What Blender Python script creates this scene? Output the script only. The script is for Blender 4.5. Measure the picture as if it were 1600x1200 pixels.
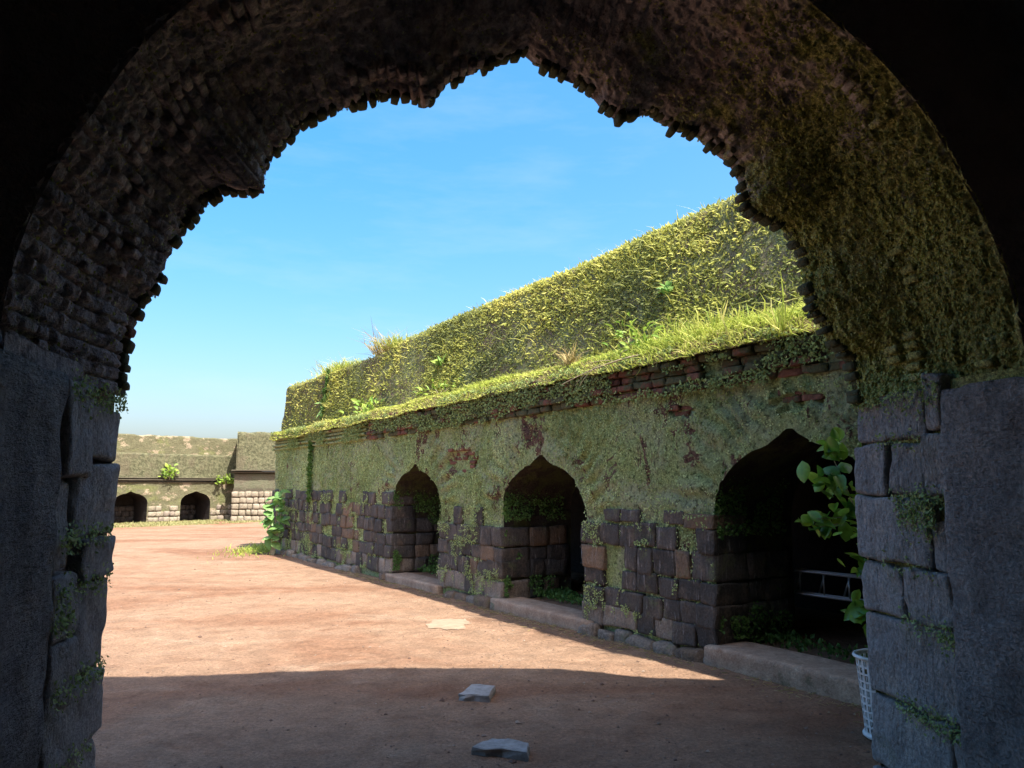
import bpy, math, random
import numpy as np
from mathutils import Vector, Matrix, Euler

# ------------------------------------------------------------------ camera, sky, sun, exposure
SC = bpy.context.scene
for o in list(bpy.data.objects): bpy.data.objects.remove(o)
COL = SC.collection
R = math.radians
cam_d = bpy.data.cameras.new('camera'); cam = bpy.data.objects.new('camera', cam_d); COL.objects.link(cam)
cam.location = (0, 0, 1.6); cam.rotation_euler = (R(97.4), 0, 0)
cam_d.sensor_width = 36; cam_d.lens = 27.0; cam_d.clip_start = 0.05; cam_d.clip_end = 2000
SC.camera = cam
SUN = Vector((0.43, -0.50, 1.0)).normalized()
wd = bpy.data.worlds.new('World'); SC.world = wd; wd.use_nodes = True
wn = wd.node_tree; bgn = wn.nodes['Background']
sky = wn.nodes.new('ShaderNodeTexSky'); sky.sky_type = 'NISHITA'; sky.sun_disc = False
sky.sun_elevation = math.asin(SUN.z); sky.sun_rotation = math.atan2(SUN.x, SUN.y)
sky.air_density = 1.0; sky.dust_density = 5.5; sky.ozone_density = 2.5; sky.altitude = 50
# thin high cloud, the same all round the sky
tcw = wn.nodes.new('ShaderNodeTexCoord'); mpw = wn.nodes.new('ShaderNodeMapping'); mpw.inputs['Scale'].default_value = (1.5, 1.5, 7.0)
nzw = wn.nodes.new('ShaderNodeTexNoise'); nzw.inputs['Scale'].default_value = 2.6; nzw.inputs['Detail'].default_value = 6; nzw.inputs['Roughness'].default_value = 0.6
rpw = wn.nodes.new('ShaderNodeMapRange'); rpw.inputs[1].default_value = 0.50; rpw.inputs[2].default_value = 0.78; rpw.inputs[3].default_value = 0.0; rpw.inputs[4].default_value = 0.15
mxw = wn.nodes.new('ShaderNodeMix'); mxw.data_type = 'RGBA'; mxw.inputs[7].default_value = (1.5, 1.7, 1.9, 1)
wn.links.new(tcw.outputs['Generated'], mpw.inputs[0]); wn.links.new(mpw.outputs[0], nzw.inputs['Vector']); wn.links.new(nzw.outputs['Fac'], rpw.inputs[0])
hsw = wn.nodes.new('ShaderNodeHueSaturation'); hsw.inputs['Saturation'].default_value = 1.98
gmw = wn.nodes.new('ShaderNodeGamma'); gmw.inputs['Gamma'].default_value = 0.65   # evens the sky out from zenith to horizon
wn.links.new(sky.outputs[0], gmw.inputs[0]); wn.links.new(gmw.outputs[0], hsw.inputs['Color'])
wn.links.new(rpw.outputs[0], mxw.inputs[0]); wn.links.new(hsw.outputs[0], mxw.inputs[6])
wn.links.new(mxw.outputs[2], bgn.inputs['Color']); bgn.inputs['Strength'].default_value = 0.108
sl = bpy.data.lights.new('sun', 'SUN'); sl.energy = 2.0; sl.angle = R(0.53); sl.color = (1.0, 0.94, 0.84)
so = bpy.data.objects.new('sun', sl); COL.objects.link(so); so.location = (3, -3, 12)
so.rotation_euler = SUN.to_track_quat('Z', 'Y').to_euler()
SC.view_settings.view_transform = 'Standard'; SC.view_settings.look = 'None'
SC.view_settings.exposure = 2.55; SC.view_settings.gamma = 1.0; SC.view_settings.use_curve_mapping = False
SC.render.engine = 'CYCLES'
SC.cycles.use_denoising = True; SC.cycles.max_bounces = 9; SC.cycles.diffuse_bounces = 5
SC.cycles.transmission_bounces = 3; SC.cycles.glossy_bounces = 3
SC.cycles.sample_clamp_indirect = 6.0

rng = np.random.default_rng(11); random.seed(5)

# ------------------------------------------------------------------ numeric noise
def _h(i, j, k):
    n = (i.astype(np.int64) * 374761393 + j.astype(np.int64) * 668265263 + k.astype(np.int64) * 2147483647) & 0xffffffff
    n = ((n ^ (n >> 13)) * 1274126177) & 0xffffffff
    n = ((n ^ (n >> 16)) * 2246822519) & 0xffffffff
    return ((n ^ (n >> 15)) & 0xffff) / 65535.0
def vnoise(p):
    p = np.asarray(p, float); i = np.floor(p).astype(np.int64); f = p - i; f = f * f * (3 - 2 * f)
    x, y, z = i[..., 0], i[..., 1], i[..., 2]; a = 0
    for dx in (0, 1):
        wx = f[..., 0] if dx else 1 - f[..., 0]
        for dy in (0, 1):
            wy = f[..., 1] if dy else 1 - f[..., 1]
            for dz in (0, 1):
                wz = f[..., 2] if dz else 1 - f[..., 2]
                a = a + wx * wy * wz * _h(x + dx, y + dy, z + dz)
    return a
def fbm(p, octv=4, gain=0.5):
    p = np.asarray(p, float); s = 0; a = 1.0; t = 0
    for o in range(octv):
        s = s + a * vnoise(p * (2 ** o) + 17.3 * o); t += a; a *= gain
    return s / t - 0.5
def st(a, b, x):
    t = np.clip((x - a) / (b - a), 0, 1); return t * t * (3 - 2 * t)
def P3(x, y, z):
    x, y, z = np.broadcast_arrays(np.asarray(x, float), np.asarray(y, float), np.asarray(z, float))
    return np.stack([x, y, z], -1)

# ------------------------------------------------------------------ mesh helpers
def mesh(name, V, Fs, smooth=True, tint=None):
    """V (n,3); Fs a list of (m,k) index arrays"""
    V = np.asarray(V, np.float32).reshape(-1, 3)
    if not isinstance(Fs, list): Fs = [Fs]
    Fs = [np.asarray(f, np.int32) for f in Fs if len(f)]
    me = bpy.data.meshes.new(name)
    me.vertices.add(len(V)); me.vertices.foreach_set('co', V.ravel())
    nl = sum(f.size for f in Fs); npoly = sum(len(f) for f in Fs)
    me.loops.add(nl); me.polygons.add(npoly)
    me.loops.foreach_set('vertex_index', np.concatenate([f.ravel() for f in Fs]))
    tot = np.concatenate([np.full(len(f), f.shape[1], np.int32) for f in Fs])
    me.polygons.foreach_set('loop_start', np.concatenate([[0], np.cumsum(tot)[:-1]]).astype(np.int32))
    me.polygons.foreach_set('loop_total', tot)
    me.polygons.foreach_set('use_smooth', np.full(npoly, bool(smooth)))
    if tint is not None:
        at = me.attributes.new('tint', 'FLOAT', 'POINT'); at.data.foreach_set('value', np.asarray(tint, np.float32).ravel())
    me.update(); me.validate()
    return me
def obj(name, me, m, parent=None, loc=None, rot=None):
    o = bpy.data.objects.new(name, me); COL.objects.link(o)
    if m and not me.materials: me.materials.append(m)
    if parent: o.parent = parent
    if loc is not None: o.location = loc
    if rot is not None: o.rotation_euler = rot
    return o
def tag(o, label=None, cat=None, group=None, kind=None):
    if label: o['label'] = label
    if cat: o['category'] = cat
    if group: o['group'] = group
    if kind: o['kind'] = kind
    return o
def thing(name, label, cat, loc=(0, 0, 0), rz=0, group=None):
    o = bpy.data.objects.new(name, None); COL.objects.link(o); o.location = loc; o.rotation_euler = (0, 0, rz)
    o.empty_display_size = 0.2
    return tag(o, label, cat, group)
def gridf(nu, nv, wrap=False, off=0):
    i = np.arange(nu - 1)[:, None] * nv; j = np.arange(nv - 1)[None, :]
    a = (i + j).ravel() + off
    return np.stack([a, a + nv, a + nv + 1, a + 1], 1)
def rbox(hx, hy, hz, n=6, rad=0.03, amp=0.006, freq=9., seed=0, skew=0.0):
    s = np.linspace(-1, 1, n); A, B = np.meshgrid(s, s, indexing='ij'); A = A.ravel(); B = B.ravel(); I = np.ones_like(A)
    vs = []; fs = []; f0 = gridf(n, n)
    for k, (ax, sg) in enumerate([(0, 1), (0, -1), (1, 1), (1, -1), (2, 1), (2, -1)]):
        c = [None] * 3; c[ax] = I * sg; c[(ax + 1) % 3] = A if sg > 0 else B; c[(ax + 2) % 3] = B if sg > 0 else A
        vs.append(np.stack(c, 1)); fs.append(f0 + k * n * n)
    V = np.concatenate(vs); F = np.concatenate(fs)
    key = np.round(V * 1000).astype(np.int64); _, idx, inv = np.unique(key, axis=0, return_index=True, return_inverse=True)
    V = V[idx]; F = inv.ravel()[F]
    half = np.array([hx, hy, hz]); rad = min(rad, hx * .9, hy * .9, hz * .9)
    q = V * half; inn = np.clip(q, -(half - rad), half - rad); d = q - inn; L = np.linalg.norm(d, axis=1, keepdims=True); L[L == 0] = 1
    p = inn + rad * d / L
    r = np.random.default_rng(seed)
    if skew:
        co = r.uniform(-skew, skew, (2, 2, 2, 3)) * half
        w = (V + 1) / 2; off = 0
        for a in (0, 1):
            for b in (0, 1):
                for c in (0, 1):
                    off = off + (np.where(a, w[:, 0], 1 - w[:, 0]) * np.where(b, w[:, 1], 1 - w[:, 1]) * np.where(c, w[:, 2], 1 - w[:, 2]))[:, None] * co[a, b, c]
        p = p + off
    if amp:
        so_ = r.uniform(0, 90, 3)
        for ax in range(3):
            p[:, ax] += amp * 2 * fbm((q + so_ + 31.7 * ax) * freq, 3)
    return p, F
def tube(pts, rads, sides=7, off=0):
    pts = np.asarray(pts, float); n = len(pts); rads = np.broadcast_to(rads, n)
    t = np.gradient(pts, axis=0); t /= np.linalg.norm(t, axis=1, keepdims=True) + 1e-9
    up = np.array([0.31, 0.17, 0.93]); a = np.cross(t, up); a /= np.linalg.norm(a, axis=1, keepdims=True) + 1e-9; b = np.cross(t, a)
    th = np.linspace(0, 2 * np.pi, sides, endpoint=False)
    V = pts[:, None, :] + rads[:, None, None] * (np.cos(th)[None, :, None] * a[:, None, :] + np.sin(th)[None, :, None] * b[:, None, :])
    F = []
    for i in range(n - 1):
        for k in range(sides):
            F.append([i * sides + k, i * sides + (k + 1) % sides, (i + 1) * sides + (k + 1) % sides, (i + 1) * sides + k])
    return V.reshape(-1, 3), np.array(F) + off
def joinm(parts):
    V = []; F = []; o = 0
    for v, f in parts:
        V.append(v); F.append(np.asarray(f) + o); o += len(v)
    return np.concatenate(V), np.concatenate(F)
def bez(a, b, c, n=8):
    t = np.linspace(0, 1, n)[:, None]; a, b, c = map(np.asarray, (a, b, c))
    return (1 - t) ** 2 * a + 2 * t * (1 - t) * b + t * t * c

def unit(v): return v / (np.linalg.norm(v, axis=-1, keepdims=True) + 1e-9)
def leafsoup(P, N, size, spread=1.0, aspect=0.55, var=0.4, tintv=None, droop=0.0, out=None, r=rng):
    """one small rhombic leaf for each point; with out set, leaves lie along the surface and lift off it by that much"""
    n = len(P); rnd = r.normal(size=(n, 3))
    if out is None:
        D = unit(N + spread * rnd + np.array([0, 0, -droop])); S = unit(np.cross(D, r.normal(size=(n, 3))))
    else:
        N = unit(np.broadcast_to(N, (n, 3)) * 1.0); Tn = unit(rnd - (rnd * N).sum(1, keepdims=True) * N + np.array([0, 0, -droop]))
        D = unit(Tn + N * r.uniform(.1, 1.6, (n, 1)) * out); S = unit(np.cross(unit(N + .45 * r.normal(size=(n, 3))), D))
    up0 = None; L = (np.asarray(size) * r.uniform(1 - var, 1 + var, n))[:, None]
    up = np.cross(S, D)
    V = np.stack([P, P + D * L * .5 + S * L * aspect * .5 + up * L * .12, P + D * L, P + D * L * .5 - S * L * aspect * .5 + up * L * .12], 1)
    F = np.arange(4 * n).reshape(n, 4)
    t = r.random(n) if tintv is None else tintv
    return V.reshape(-1, 3), F, np.repeat(t, 4)
def blades(P, N, h, w, bend=0.5, lean=0.35, var=0.5, tintv=None, r=rng):
    n = len(P); H = (np.asarray(h) * r.uniform(1 - var, 1 + var, n))[:, None]
    D = unit(N + lean * r.normal(size=(n, 3))); B = unit(r.normal(size=(n, 3)) * np.array([1, 1, .25]) + np.array([0, 0, -.35]))
    S = unit(np.cross(D, B)) * (np.asarray(w) * r.uniform(.6, 1.3, n))[:, None] * .5
    m = P + D * H * .55 + B * H * bend * .18; t = P + D * H * .92 + B * H * bend * .7
    V = np.stack([P - S, P + S, m - S * .8, m + S * .8, t - S * .12, t + S * .12], 1)
    b = np.arange(n)[:, None] * 6
    F = np.concatenate([b + np.array([0, 1, 3, 2]), b + np.array([2, 3, 5, 4])])
    tt = r.random(n) if tintv is None else tintv
    return V.reshape(-1, 3), F, np.repeat(tt, 6)
def catsoup(name, parts):
    V = []; F = []; T = []; o = 0
    for v, f, t in parts:
        V.append(v); F.append(f + o); T.append(t); o += len(v)
    return mesh(name, np.concatenate(V), np.concatenate(F), False, np.concatenate(T))

# ------------------------------------------------------------------ materials
class M_:
    def __init__(s, name, rough=0.9, spec=0.25):
        s.m = bpy.data.materials.new(name); s.m.use_nodes = True; s.t = s.m.node_tree; s.b = s.t.nodes['Principled BSDF']
        s.b.inputs['Roughness'].default_value = rough; s.b.inputs['Specular IOR Level'].default_value = spec
        s.pos = s.t.nodes.new('ShaderNodeNewGeometry').outputs['Position']
    def n(s, k): return s.t.nodes.new(k)
    def l(s, a, b): s.t.links.new(a, b)
    def map(s, sc, off=None):
        mp = s.n('ShaderNodeMapping'); mp.inputs['Scale'].default_value = sc if hasattr(sc, '__len__') else (sc,) * 3
        s.l(s.pos, mp.inputs[0])
        if off is not None:
            s.l(off, mp.inputs['Location'])
        return mp.outputs[0]
    def noise(s, sc, det=5, ro=0.6, dist=0.0, off=None):
        q = s.n('ShaderNodeTexNoise'); q.inputs['Scale'].default_value = 1; q.inputs['Detail'].default_value = det; q.inputs['Roughness'].default_value = ro
        q.inputs['Distortion'].default_value = dist
        s.l(s.map(sc, off), q.inputs['Vector']); return q.outputs['Fac']
    def voro(s, sc, feat='F1', rnd=1.0):
        q = s.n('ShaderNodeTexVoronoi'); q.feature = feat; q.inputs['Scale'].default_value = 1; q.inputs['Randomness'].default_value = rnd
        s.l(s.map(sc), q.inputs['Vector']); return q.outputs[0]
    def rng(s, f, a, b, c=0., d=1.):
        q = s.n('ShaderNodeMapRange'); q.interpolation_type = 'SMOOTHSTEP'
        for i, v in enumerate((a, b, c, d)): q.inputs[i + 1].default_value = v
        s.l(f, q.inputs[0]); return q.outputs[0]
    def math(s, op, a, b):
        q = s.n('ShaderNodeMath'); q.operation = op
        for i, v in enumerate((a, b)):
            if hasattr(v, 'is_linked') or hasattr(v, 'links'): s.l(v, q.inputs[i])
            else: q.inputs[i].default_value = v
        return q.outputs[0]
    def mix(s, f, a, b):
        q = s.n('ShaderNodeMix'); q.data_type = 'RGBA'
        for i, v in ((0, f), (6, a), (7, b)):
            if hasattr(v, 'links'): s.l(v, q.inputs[i])
            elif hasattr(v, '__len__'): q.inputs[i].default_value = (*v, 1)
            else: q.inputs[i].default_value = v
        return q.outputs[2]
    def mul(s, c, f):
        q = s.n('ShaderNodeMix'); q.data_type = 'RGBA'; q.blend_type = 'MULTIPLY'; q.inputs[0].default_value = 1
        s.l(c, q.inputs[6]); cb = s.n('ShaderNodeCombineColor')
        for i in range(3): s.l(f, cb.inputs[i])
        s.l(cb.outputs[0], q.inputs[7]); return q.outputs[2]
    def rand(s): return s.n('ShaderNodeObjectInfo').outputs['Random']
    def attr(s, nm):
        q = s.n('ShaderNodeAttribute'); q.attribute_name = nm; return q.outputs['Fac']
    def sep(s):
        q = s.n('ShaderNodeSeparateXYZ'); s.l(s.pos, q.inputs[0]); return q.outputs
    def col(s, c):
        if hasattr(c, 'links'): s.l(c, s.b.inputs['Base Color'])
        else: s.b.inputs['Base Color'].default_value = (*c, 1)
    def bump(s, hs, dist=0.02, strength=1.0):
        prev = None
        for h, d in hs:
            q = s.n('ShaderNodeBump'); q.inputs['Distance'].default_value = d; q.inputs['Strength'].default_value = strength
            s.l(h, q.inputs['Height'])
            if prev: s.l(prev, q.inputs['Normal'])
            prev = q.outputs[0]
        s.l(prev, s.b.inputs['Normal'])

def leafmat(name, c0, c1, c2, trans=0.35, rough=0.6):
    """leaf colour runs over the 'tint' attribute; light passes through"""
    s = M_(name, rough, 0.3); a = s.attr('tint')
    rp = s.n('ShaderNodeValToRGB'); e = rp.color_ramp.elements; e[0].color = (*c0, 1); e[1].color = (*c2, 1); x = e.new(0.5); x.color = (*c1, 1)
    s.l(a, rp.inputs[0]); s.l(rp.outputs[0], s.b.inputs['Base Color'])
    tr = s.n('ShaderNodeBsdfTranslucent'); s.l(rp.outputs[0], tr.inputs[0])
    mx = s.n('ShaderNodeMixShader'); mx.inputs[0].default_value = trans
    out = s.t.nodes['Material Output']; s.l(s.b.outputs[0], mx.inputs[1]); s.l(tr.outputs[0], mx.inputs[2]); s.l(mx.outputs[0], out.inputs[0])
    return s.m
def bigleafmat(name, c0, c1, rough=0.35):
    s = M_(name, rough, 0.5); c = s.mix(s.rand(), c0, c1)
    n = s.noise(22, 3, .5); c = s.mul(c, s.rng(n, .3, .8, .75, 1.15)); s.col(c)
    s.bump([(s.noise(60, 2, .5), .002)])
    tr = s.n('ShaderNodeBsdfTranslucent'); s.l(c, tr.inputs[0]); mx = s.n('ShaderNodeMixShader'); mx.inputs[0].default_value = .35
    out = s.t.nodes['Material Output']; s.l(s.b.outputs[0], mx.inputs[1]); s.l(tr.outputs[0], mx.inputs[2]); s.l(mx.outputs[0], out.inputs[0])
    return s.m

MAT = {}
# laterite ground: red earth, paler trodden sand in broad lenses
s = M_('laterite_ground', .95, .1)
big = s.noise((.22, .38, 1), 4, .6, .6); mid = s.noise((.8, 1.4, 1), 4, .7, .6); fine = s.noise(38, 4, .75); grit = s.noise(150, 3, .7)
c = s.mix(s.rng(big, .36, .58), (.255, .138, .084), (.325, .208, .136))
c = s.mix(s.rng(mid, .50, .75, 0, .6), c, (.37, .265, .185)); c = s.mix(s.rng(mid, .46, .25, 0, .55), c, (.21, .105, .06))
m2 = s.noise(3.6, 5, .7, .5); c = s.mul(c, s.rng(m2, .3, .7, .80, 1.12)); sp = s.voro(16); c = s.mix(s.rng(sp, .16, .08, 0, .55), c, (.15, .085, .055))
c = s.mul(c, s.rng(fine, .25, .75, .70, 1.22)); c = s.mul(c, s.rng(grit, .3, .7, .78, 1.16))
s.col(c); s.bump([(s.noise(5, 5, .65), .05), (fine, .012), (grit, .006)]); MAT['ground'] = s.m
s = M_('pale_cement', .9, .2); n = s.noise(9, 4, .7); s.col(s.mix(s.rng(n, .3, .7), (.29, .205, .14), (.36, .27, .19))); s.bump([(s.noise(40, 5, .7), .006)]); MAT['cement'] = s.m
# dressed stone, black with weathering
def stone(name, ca, cb, cc, moss=.25, streak=1.0, mosscol=(.16, .19, .08), bd=1.0):
    s = M_(name, .82, .35); r = s.rand()
    n1 = s.noise(5, 4, .7); stv = s.noise((26, 26, 3.2), 5, .65, .4); n3 = s.noise(48, 5, .7)
    c = s.mix(r, ca, cb); c = s.mix(s.rng(n1, .45, .75, 0, .85), c, cc)
    c = s.mix(s.rng(stv, .58, .70, 0, .65 * streak), c, (.36, .33, .31))
    c = s.mul(c, s.rng(n3, .25, .75, .6, 1.3))
    m = s.math('MULTIPLY', s.rng(s.noise(3.1, 5, .7), .56, .66, 0, 1), s.rng(s.noise(60, 3, .6), .35, .6, 0, 1))
    c = s.mix(s.math('MULTIPLY', m, moss), c, mosscol); s.col(c)
    s.bump([(s.noise((14, 14, 7), 4, .7), .035 * bd), (stv, .02 * bd), (n3, .012 * bd)])
    return s.m
MAT['stone_dark'] = stone('black_stone', (.050, .045, .041), (.095, .083, .074), (.18, .135, .10), .5)
MAT['stone_brown'] = stone('brown_laterite_stone', (.17, .115, .075), (.25, .165, .105), (.075, .063, .056), .5)
MAT['stone_grey'] = stone('grey_footing_stone', (.24, .195, .155), (.34, .275, .215), (.13, .105, .085), .6)
MAT['stone_gate'] = stone('gate_basalt', (.34, .31, .295), (.46, .42, .40), (.56, .50, .44), .3, .3, bd=1.7)
MAT['stone_pale'] = stone('pale_bastion_stone', (.27, .23, .165), (.35, .30, .225), (.19, .155, .11), .6, .3)
s = M_('monolith_jamb', .8, .35); n1 = s.noise(4, 4, .7); row = s.noise((6, 6, 55), 3, .6, .8); n3 = s.noise(45, 5, .7)
c = s.mix(s.rng(n1, .3, .75), (.27, .25, .245), (.47, .425, .40)); c = s.mul(c, s.rng(n3, .25, .75, .6, 1.3)); s.col(c)
s.bump([(row, .05), (s.noise((16, 16, 30), 4, .7), .07), (n3, .02)]); MAT['monolith'] = s.m
s = M_('flat_slab', .75, .35); n = s.noise(14, 4, .7); s.col(s.mix(s.rng(n, .3, .7), (.24, .225, .205), (.38, .36, .335))); s.bump([(s.noise(30, 5, .7), .006)]); MAT['slab'] = s.m
s = M_('sill_granite', .85, .25); n = s.noise(6, 4, .7); c = s.mix(s.rng(n, .3, .75), (.34, .225, .155), (.52, .375, .265)); c = s.mix(s.rng(s.noise(3.3, 5, .7), .56, .70, 0, .75), c, (.12, .115, .06)); c = s.mul(c, s.rng(s.noise(60, 4, .7), .3, .7, .75, 1.15)); s.col(c)
s.bump([(s.noise(18, 5, .7), .015), (s.noise(70, 4, .7), .006)]); MAT['sill'] = s.m
# old brick, mossy
def brickm(name, moss, k=1.0):
    s = M_(name, .95, .12); c = s.mix(s.rand(), (.15 * k, .065 * k, .045 * k), (.235 * k, .115 * k, .08 * k)); c = s.mul(c, s.rng(s.noise(35, 5, .7), .25, .75, .6, 1.25))
    c = s.mix(s.rng(s.noise(3.0, 5, .65), .55 - moss, .64 - moss), c, s.mix(s.noise(45, 4, .7), (.045, .042, .03), (.145, .15, .075)))
    s.col(c); s.bump([(s.noise(24, 5, .7), .02), (s.noise(80, 4, .7), .008)]); return s.m
MAT['brick'] = brickm('mossy_brick', .13); MAT['brick_bare'] = brickm('bare_brick', -.02); MAT['brick_old'] = brickm('crumbled_brick', .03); MAT['brick_vault'] = brickm('vault_brick', .05, 2.0); MAT['brick_gate'] = brickm('gate_edge_brick', .20)
# moss-grown plaster and brick of the arcade
s = M_('moss_wall', .97, .08)
n1 = s.noise(1.1, 4, .65, .5); n2 = s.noise(7, 4, .75); n3 = s.noise(55, 5, .8); nb = s.noise((2.4, 2.4, 1.6), 5, .7, .6)
g = s.mix(s.rng(n3, .3, .7), (.12, .15, .05), (.49, .58, .24)); g = s.mix(s.rng(n1, .42, .62, 0, .5), g, (.40, .40, .29)); g = s.mix(s.rng(n2, .5, .7, 0, .4), g, (.24, .29, .11))
b = s.mix(s.rng(n3, .3, .7), (.06, .04, .032), (.24, .135, .10)); c = s.mix(s.rng(nb, .57, .61), g, b); pit = s.noise(24, 3, .7); c = s.mul(c, s.rng(pit, .32, .52, .38, 1.05)); c = s.mix(s.rng(s.noise((9, 9, 1.2), 4, .7), .58, .72, 0, .55), c, (.12, .095, .06))
s.col(c); s.bump([(n2, .035), (n3, .018), (s.noise(130, 3, .7), .008)]); MAT['moss_wall'] = s.m
# upper wall under the creepers
s = M_('creeper_wall', .97, .08); n1 = s.noise(1.3, 4, .65); n3 = s.noise(40, 5, .8)
c = s.mix(s.rng(n1, .40, .62), s.mix(n3, (.12, .14, .07), (.32, .34, .18)), s.mix(n3, (.12, .085, .06), (.27, .22, .15))); s.col(c)
s.bump([(s.noise(9, 4, .75), .04), (n3, .02)]); MAT['creeper_wall'] = s.m
# gate vault: brown brick crust, mossier towards the arcade side where the damp runs
s = M_('vault_crust', .96, .1); xyz = s.sep(); n1 = s.noise(2.2, 4, .7, .5); n2 = s.noise(9, 4, .75); n3 = s.noise(60, 5, .8)
b = s.mix(s.rng(n2, .3, .7), (.18, .15, .155), (.62, .52, .49)); b = s.mix(s.rng(n1, .52, .70, 0, .5), b, (.42, .28, .23))
damp = s.math('ADD', s.rng(xyz[0], -.6, 2.2, -.22, .16), s.rng(xyz[2], 4.0, 2.3, -.05, .10))
mk = s.rng(s.math('ADD', s.noise(3.4, 4, .7, .4), damp), .47, .62, 0, .9)
g = s.mix(s.rng(n3, .3, .7), (.12, .12, .035), (.62, .60, .18)); g = s.mix(s.rng(n2, .5, .7, 0, .5), g, (.42, .48, .27))
c = s.mix(mk, b, g); s.col(s.mul(c, s.rng(n3, .2, .8, .7, 1.2))); s.bump([(n2, .03), (s.noise(28, 4, .75), .018), (n3, .008)]); MAT['vault'] = s.m
s = M_('dark_masonry', .95, .1); n = s.noise(5, 4, .7); s.col(s.mix(n, (.18, .155, .15), (.42, .36, .33))); s.bump([(s.noise(16, 4, .7), .05)]); MAT['masonry'] = s.m
s = M_('inner_shade_masonry', .95, .1); n = s.noise(5, 4, .7); s.col(s.mix(n, (.018, .016, .016), (.055, .05, .046))); s.bump([(s.noise(16, 4, .7), .05)]); MAT['inner_shade'] = s.m  # near-black colour paints in the darkness of the unlit interiors
s = M_('shaded_mossy_reveal', .96, .08); n = s.noise(4, 4, .7); n3 = s.noise(50, 4, .8); c = s.mix(n3, (.025, .02, .018), (.09, .075, .06)); s.col(s.mix(s.rng(n, .45, .6, 0, .8), c, (.09, .10, .04))); s.bump([(s.noise(14, 4, .7), .05), (n3, .02)]); MAT['reveal'] = s.m  # moss patches over a base darkened to put arch shade into the colour
s = M_('far_plaster', .95, .1); n1 = s.noise((.9, .9, 1.6), 4, .7, .6); n2 = s.noise(6, 4, .75); n3 = s.noise(22, 5, .8)
c = s.mix(n2, (.105, .10, .06), (.19, .18, .105)); c = s.mix(s.rng(n1, .5, .66, 0, .6), c, (.17, .185, .07)); c = s.mix(s.rng(s.noise((1.6, 1.6, 2.6), 5, .75), .53, .60, 0, .9), c, (.36, .29, .20))
s.col(s.mul(c, s.rng(n3, .2, .8, .7, 1.2))); s.bump([(n2, .06), (n3, .03)]); MAT['far_plaster'] = s.m
s = M_('far_brick', .95, .1); n3 = s.noise(25, 5, .8); row = s.noise((7, 7, 22), 3, .6); c = s.mix(row, (.10, .085, .06), (.17, .145, .105)); c = s.mix(s.rng(s.noise(1.4, 4, .7), .35, .6, 0, .85), c, (.135, .14, .09)); s.col(s.mul(c, s.rng(n3, .2, .8, .7, 1.2))); s.bump([(row, .02), (n3, .02)]); MAT['far_brick'] = s.m
s = M_('far_moss', .95, .1); n2 = s.noise(9, 4, .75); n3 = s.noise(30, 4, .8); c = s.mix(s.rng(n2, .3, .7), (.075, .078, .045), (.20, .195, .115)); c = s.mix(s.rng(s.noise((1.2, 1.2, .7), 4, .7, .5), .5, .65, 0, .6), c, (.15, .125, .085)); s.col(s.mul(c, s.rng(n3, .2, .8, .6, 1.3))); s.bump([(n2, .05), (n3, .03)]); MAT['far_moss'] = s.m
s = M_('weathered_coping', .95, .1); n3 = s.noise(25, 5, .8); s.col(s.mix(n3, (.05, .045, .035), (.14, .12, .085))); s.bump([(n3, .03)]); MAT['coping'] = s.m
s = M_('ledge_soil', .97, .05); n3 = s.noise(30, 5, .8); c = s.mix(n3, (.10, .075, .035), (.24, .20, .09)); s.col(c); s.bump([(n3, .03)]); MAT['soil'] = s.m
MAT['moss_leaf'] = leafmat('moss_leaf', (.18, .235, .075), (.44, .55, .195), (.64, .71, .35), .3, .7)
MAT['vault_leaf'] = leafmat('vault_moss_leaf', (.22, .23, .055), (.54, .55, .15), (.70, .74, .44), .25, .7)
MAT['creeper_leaf'] = leafmat('creeper_leaf', (.16, .19, .07), (.47, .49, .11), (.70, .65, .18), .35)
MAT['grass'] = leafmat('ledge_grass_blade', (.24, .33, .06), (.46, .52, .09), (.56, .51, .19), .4)
MAT['drygrass'] = leafmat('dry_grass_blade', (.27, .23, .08), (.42, .33, .14), (.55, .44, .22), .35)
MAT['fargrass'] = leafmat('far_grass_blade', (.22, .25, .09), (.36, .36, .15), (.48, .42, .22), .35)
MAT['herb'] = leafmat('damp_herb_leaf', (.05, .11, .025), (.10, .20, .045), (.17, .30, .07), .35, .5)
MAT['bigleaf'] = bigleafmat('glossy_leaf', (.09, .24, .03), (.34, .56, .06))
MAT['saplingleaf'] = bigleafmat('sapling_leaf', (.19, .38, .10), (.34, .54, .17), .5)
MAT['shrubleaf'] = bigleafmat('shrub_leaf', (.20, .36, .05), (.38, .50, .08), .5)
s = M_('pale_stem', .8, .2); s.col(s.mix(s.noise(30, 3, .6), (.28, .24, .14), (.44, .38, .25))); MAT['stem'] = s.m
s = M_('dry_twig', .8, .2); s.col(s.mix(s.noise(30, 3, .6), (.30, .24, .15), (.50, .42, .28))); MAT['twig'] = s.m
s = M_('white_plastic', .4, .5); c = s.mix(s.rng(s.noise(12, 5, .7), .4, .75), (.78, .78, .77), (.52, .48, .42)); s.col(c); MAT['plastic'] = s.m
s = M_('aluminium', .42, .5); s.b.inputs['Metallic'].default_value = .85; s.col(s.mix(s.noise(20, 4, .6), (.50, .50, .51), (.68, .68, .69))); MAT['alu'] = s.m
s = M_('pebble', .85, .25); s.col(s.mix(s.attr('tint'), (.13, .08, .06), (.36, .28, .21))); MAT['pebble'] = s.m

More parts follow.
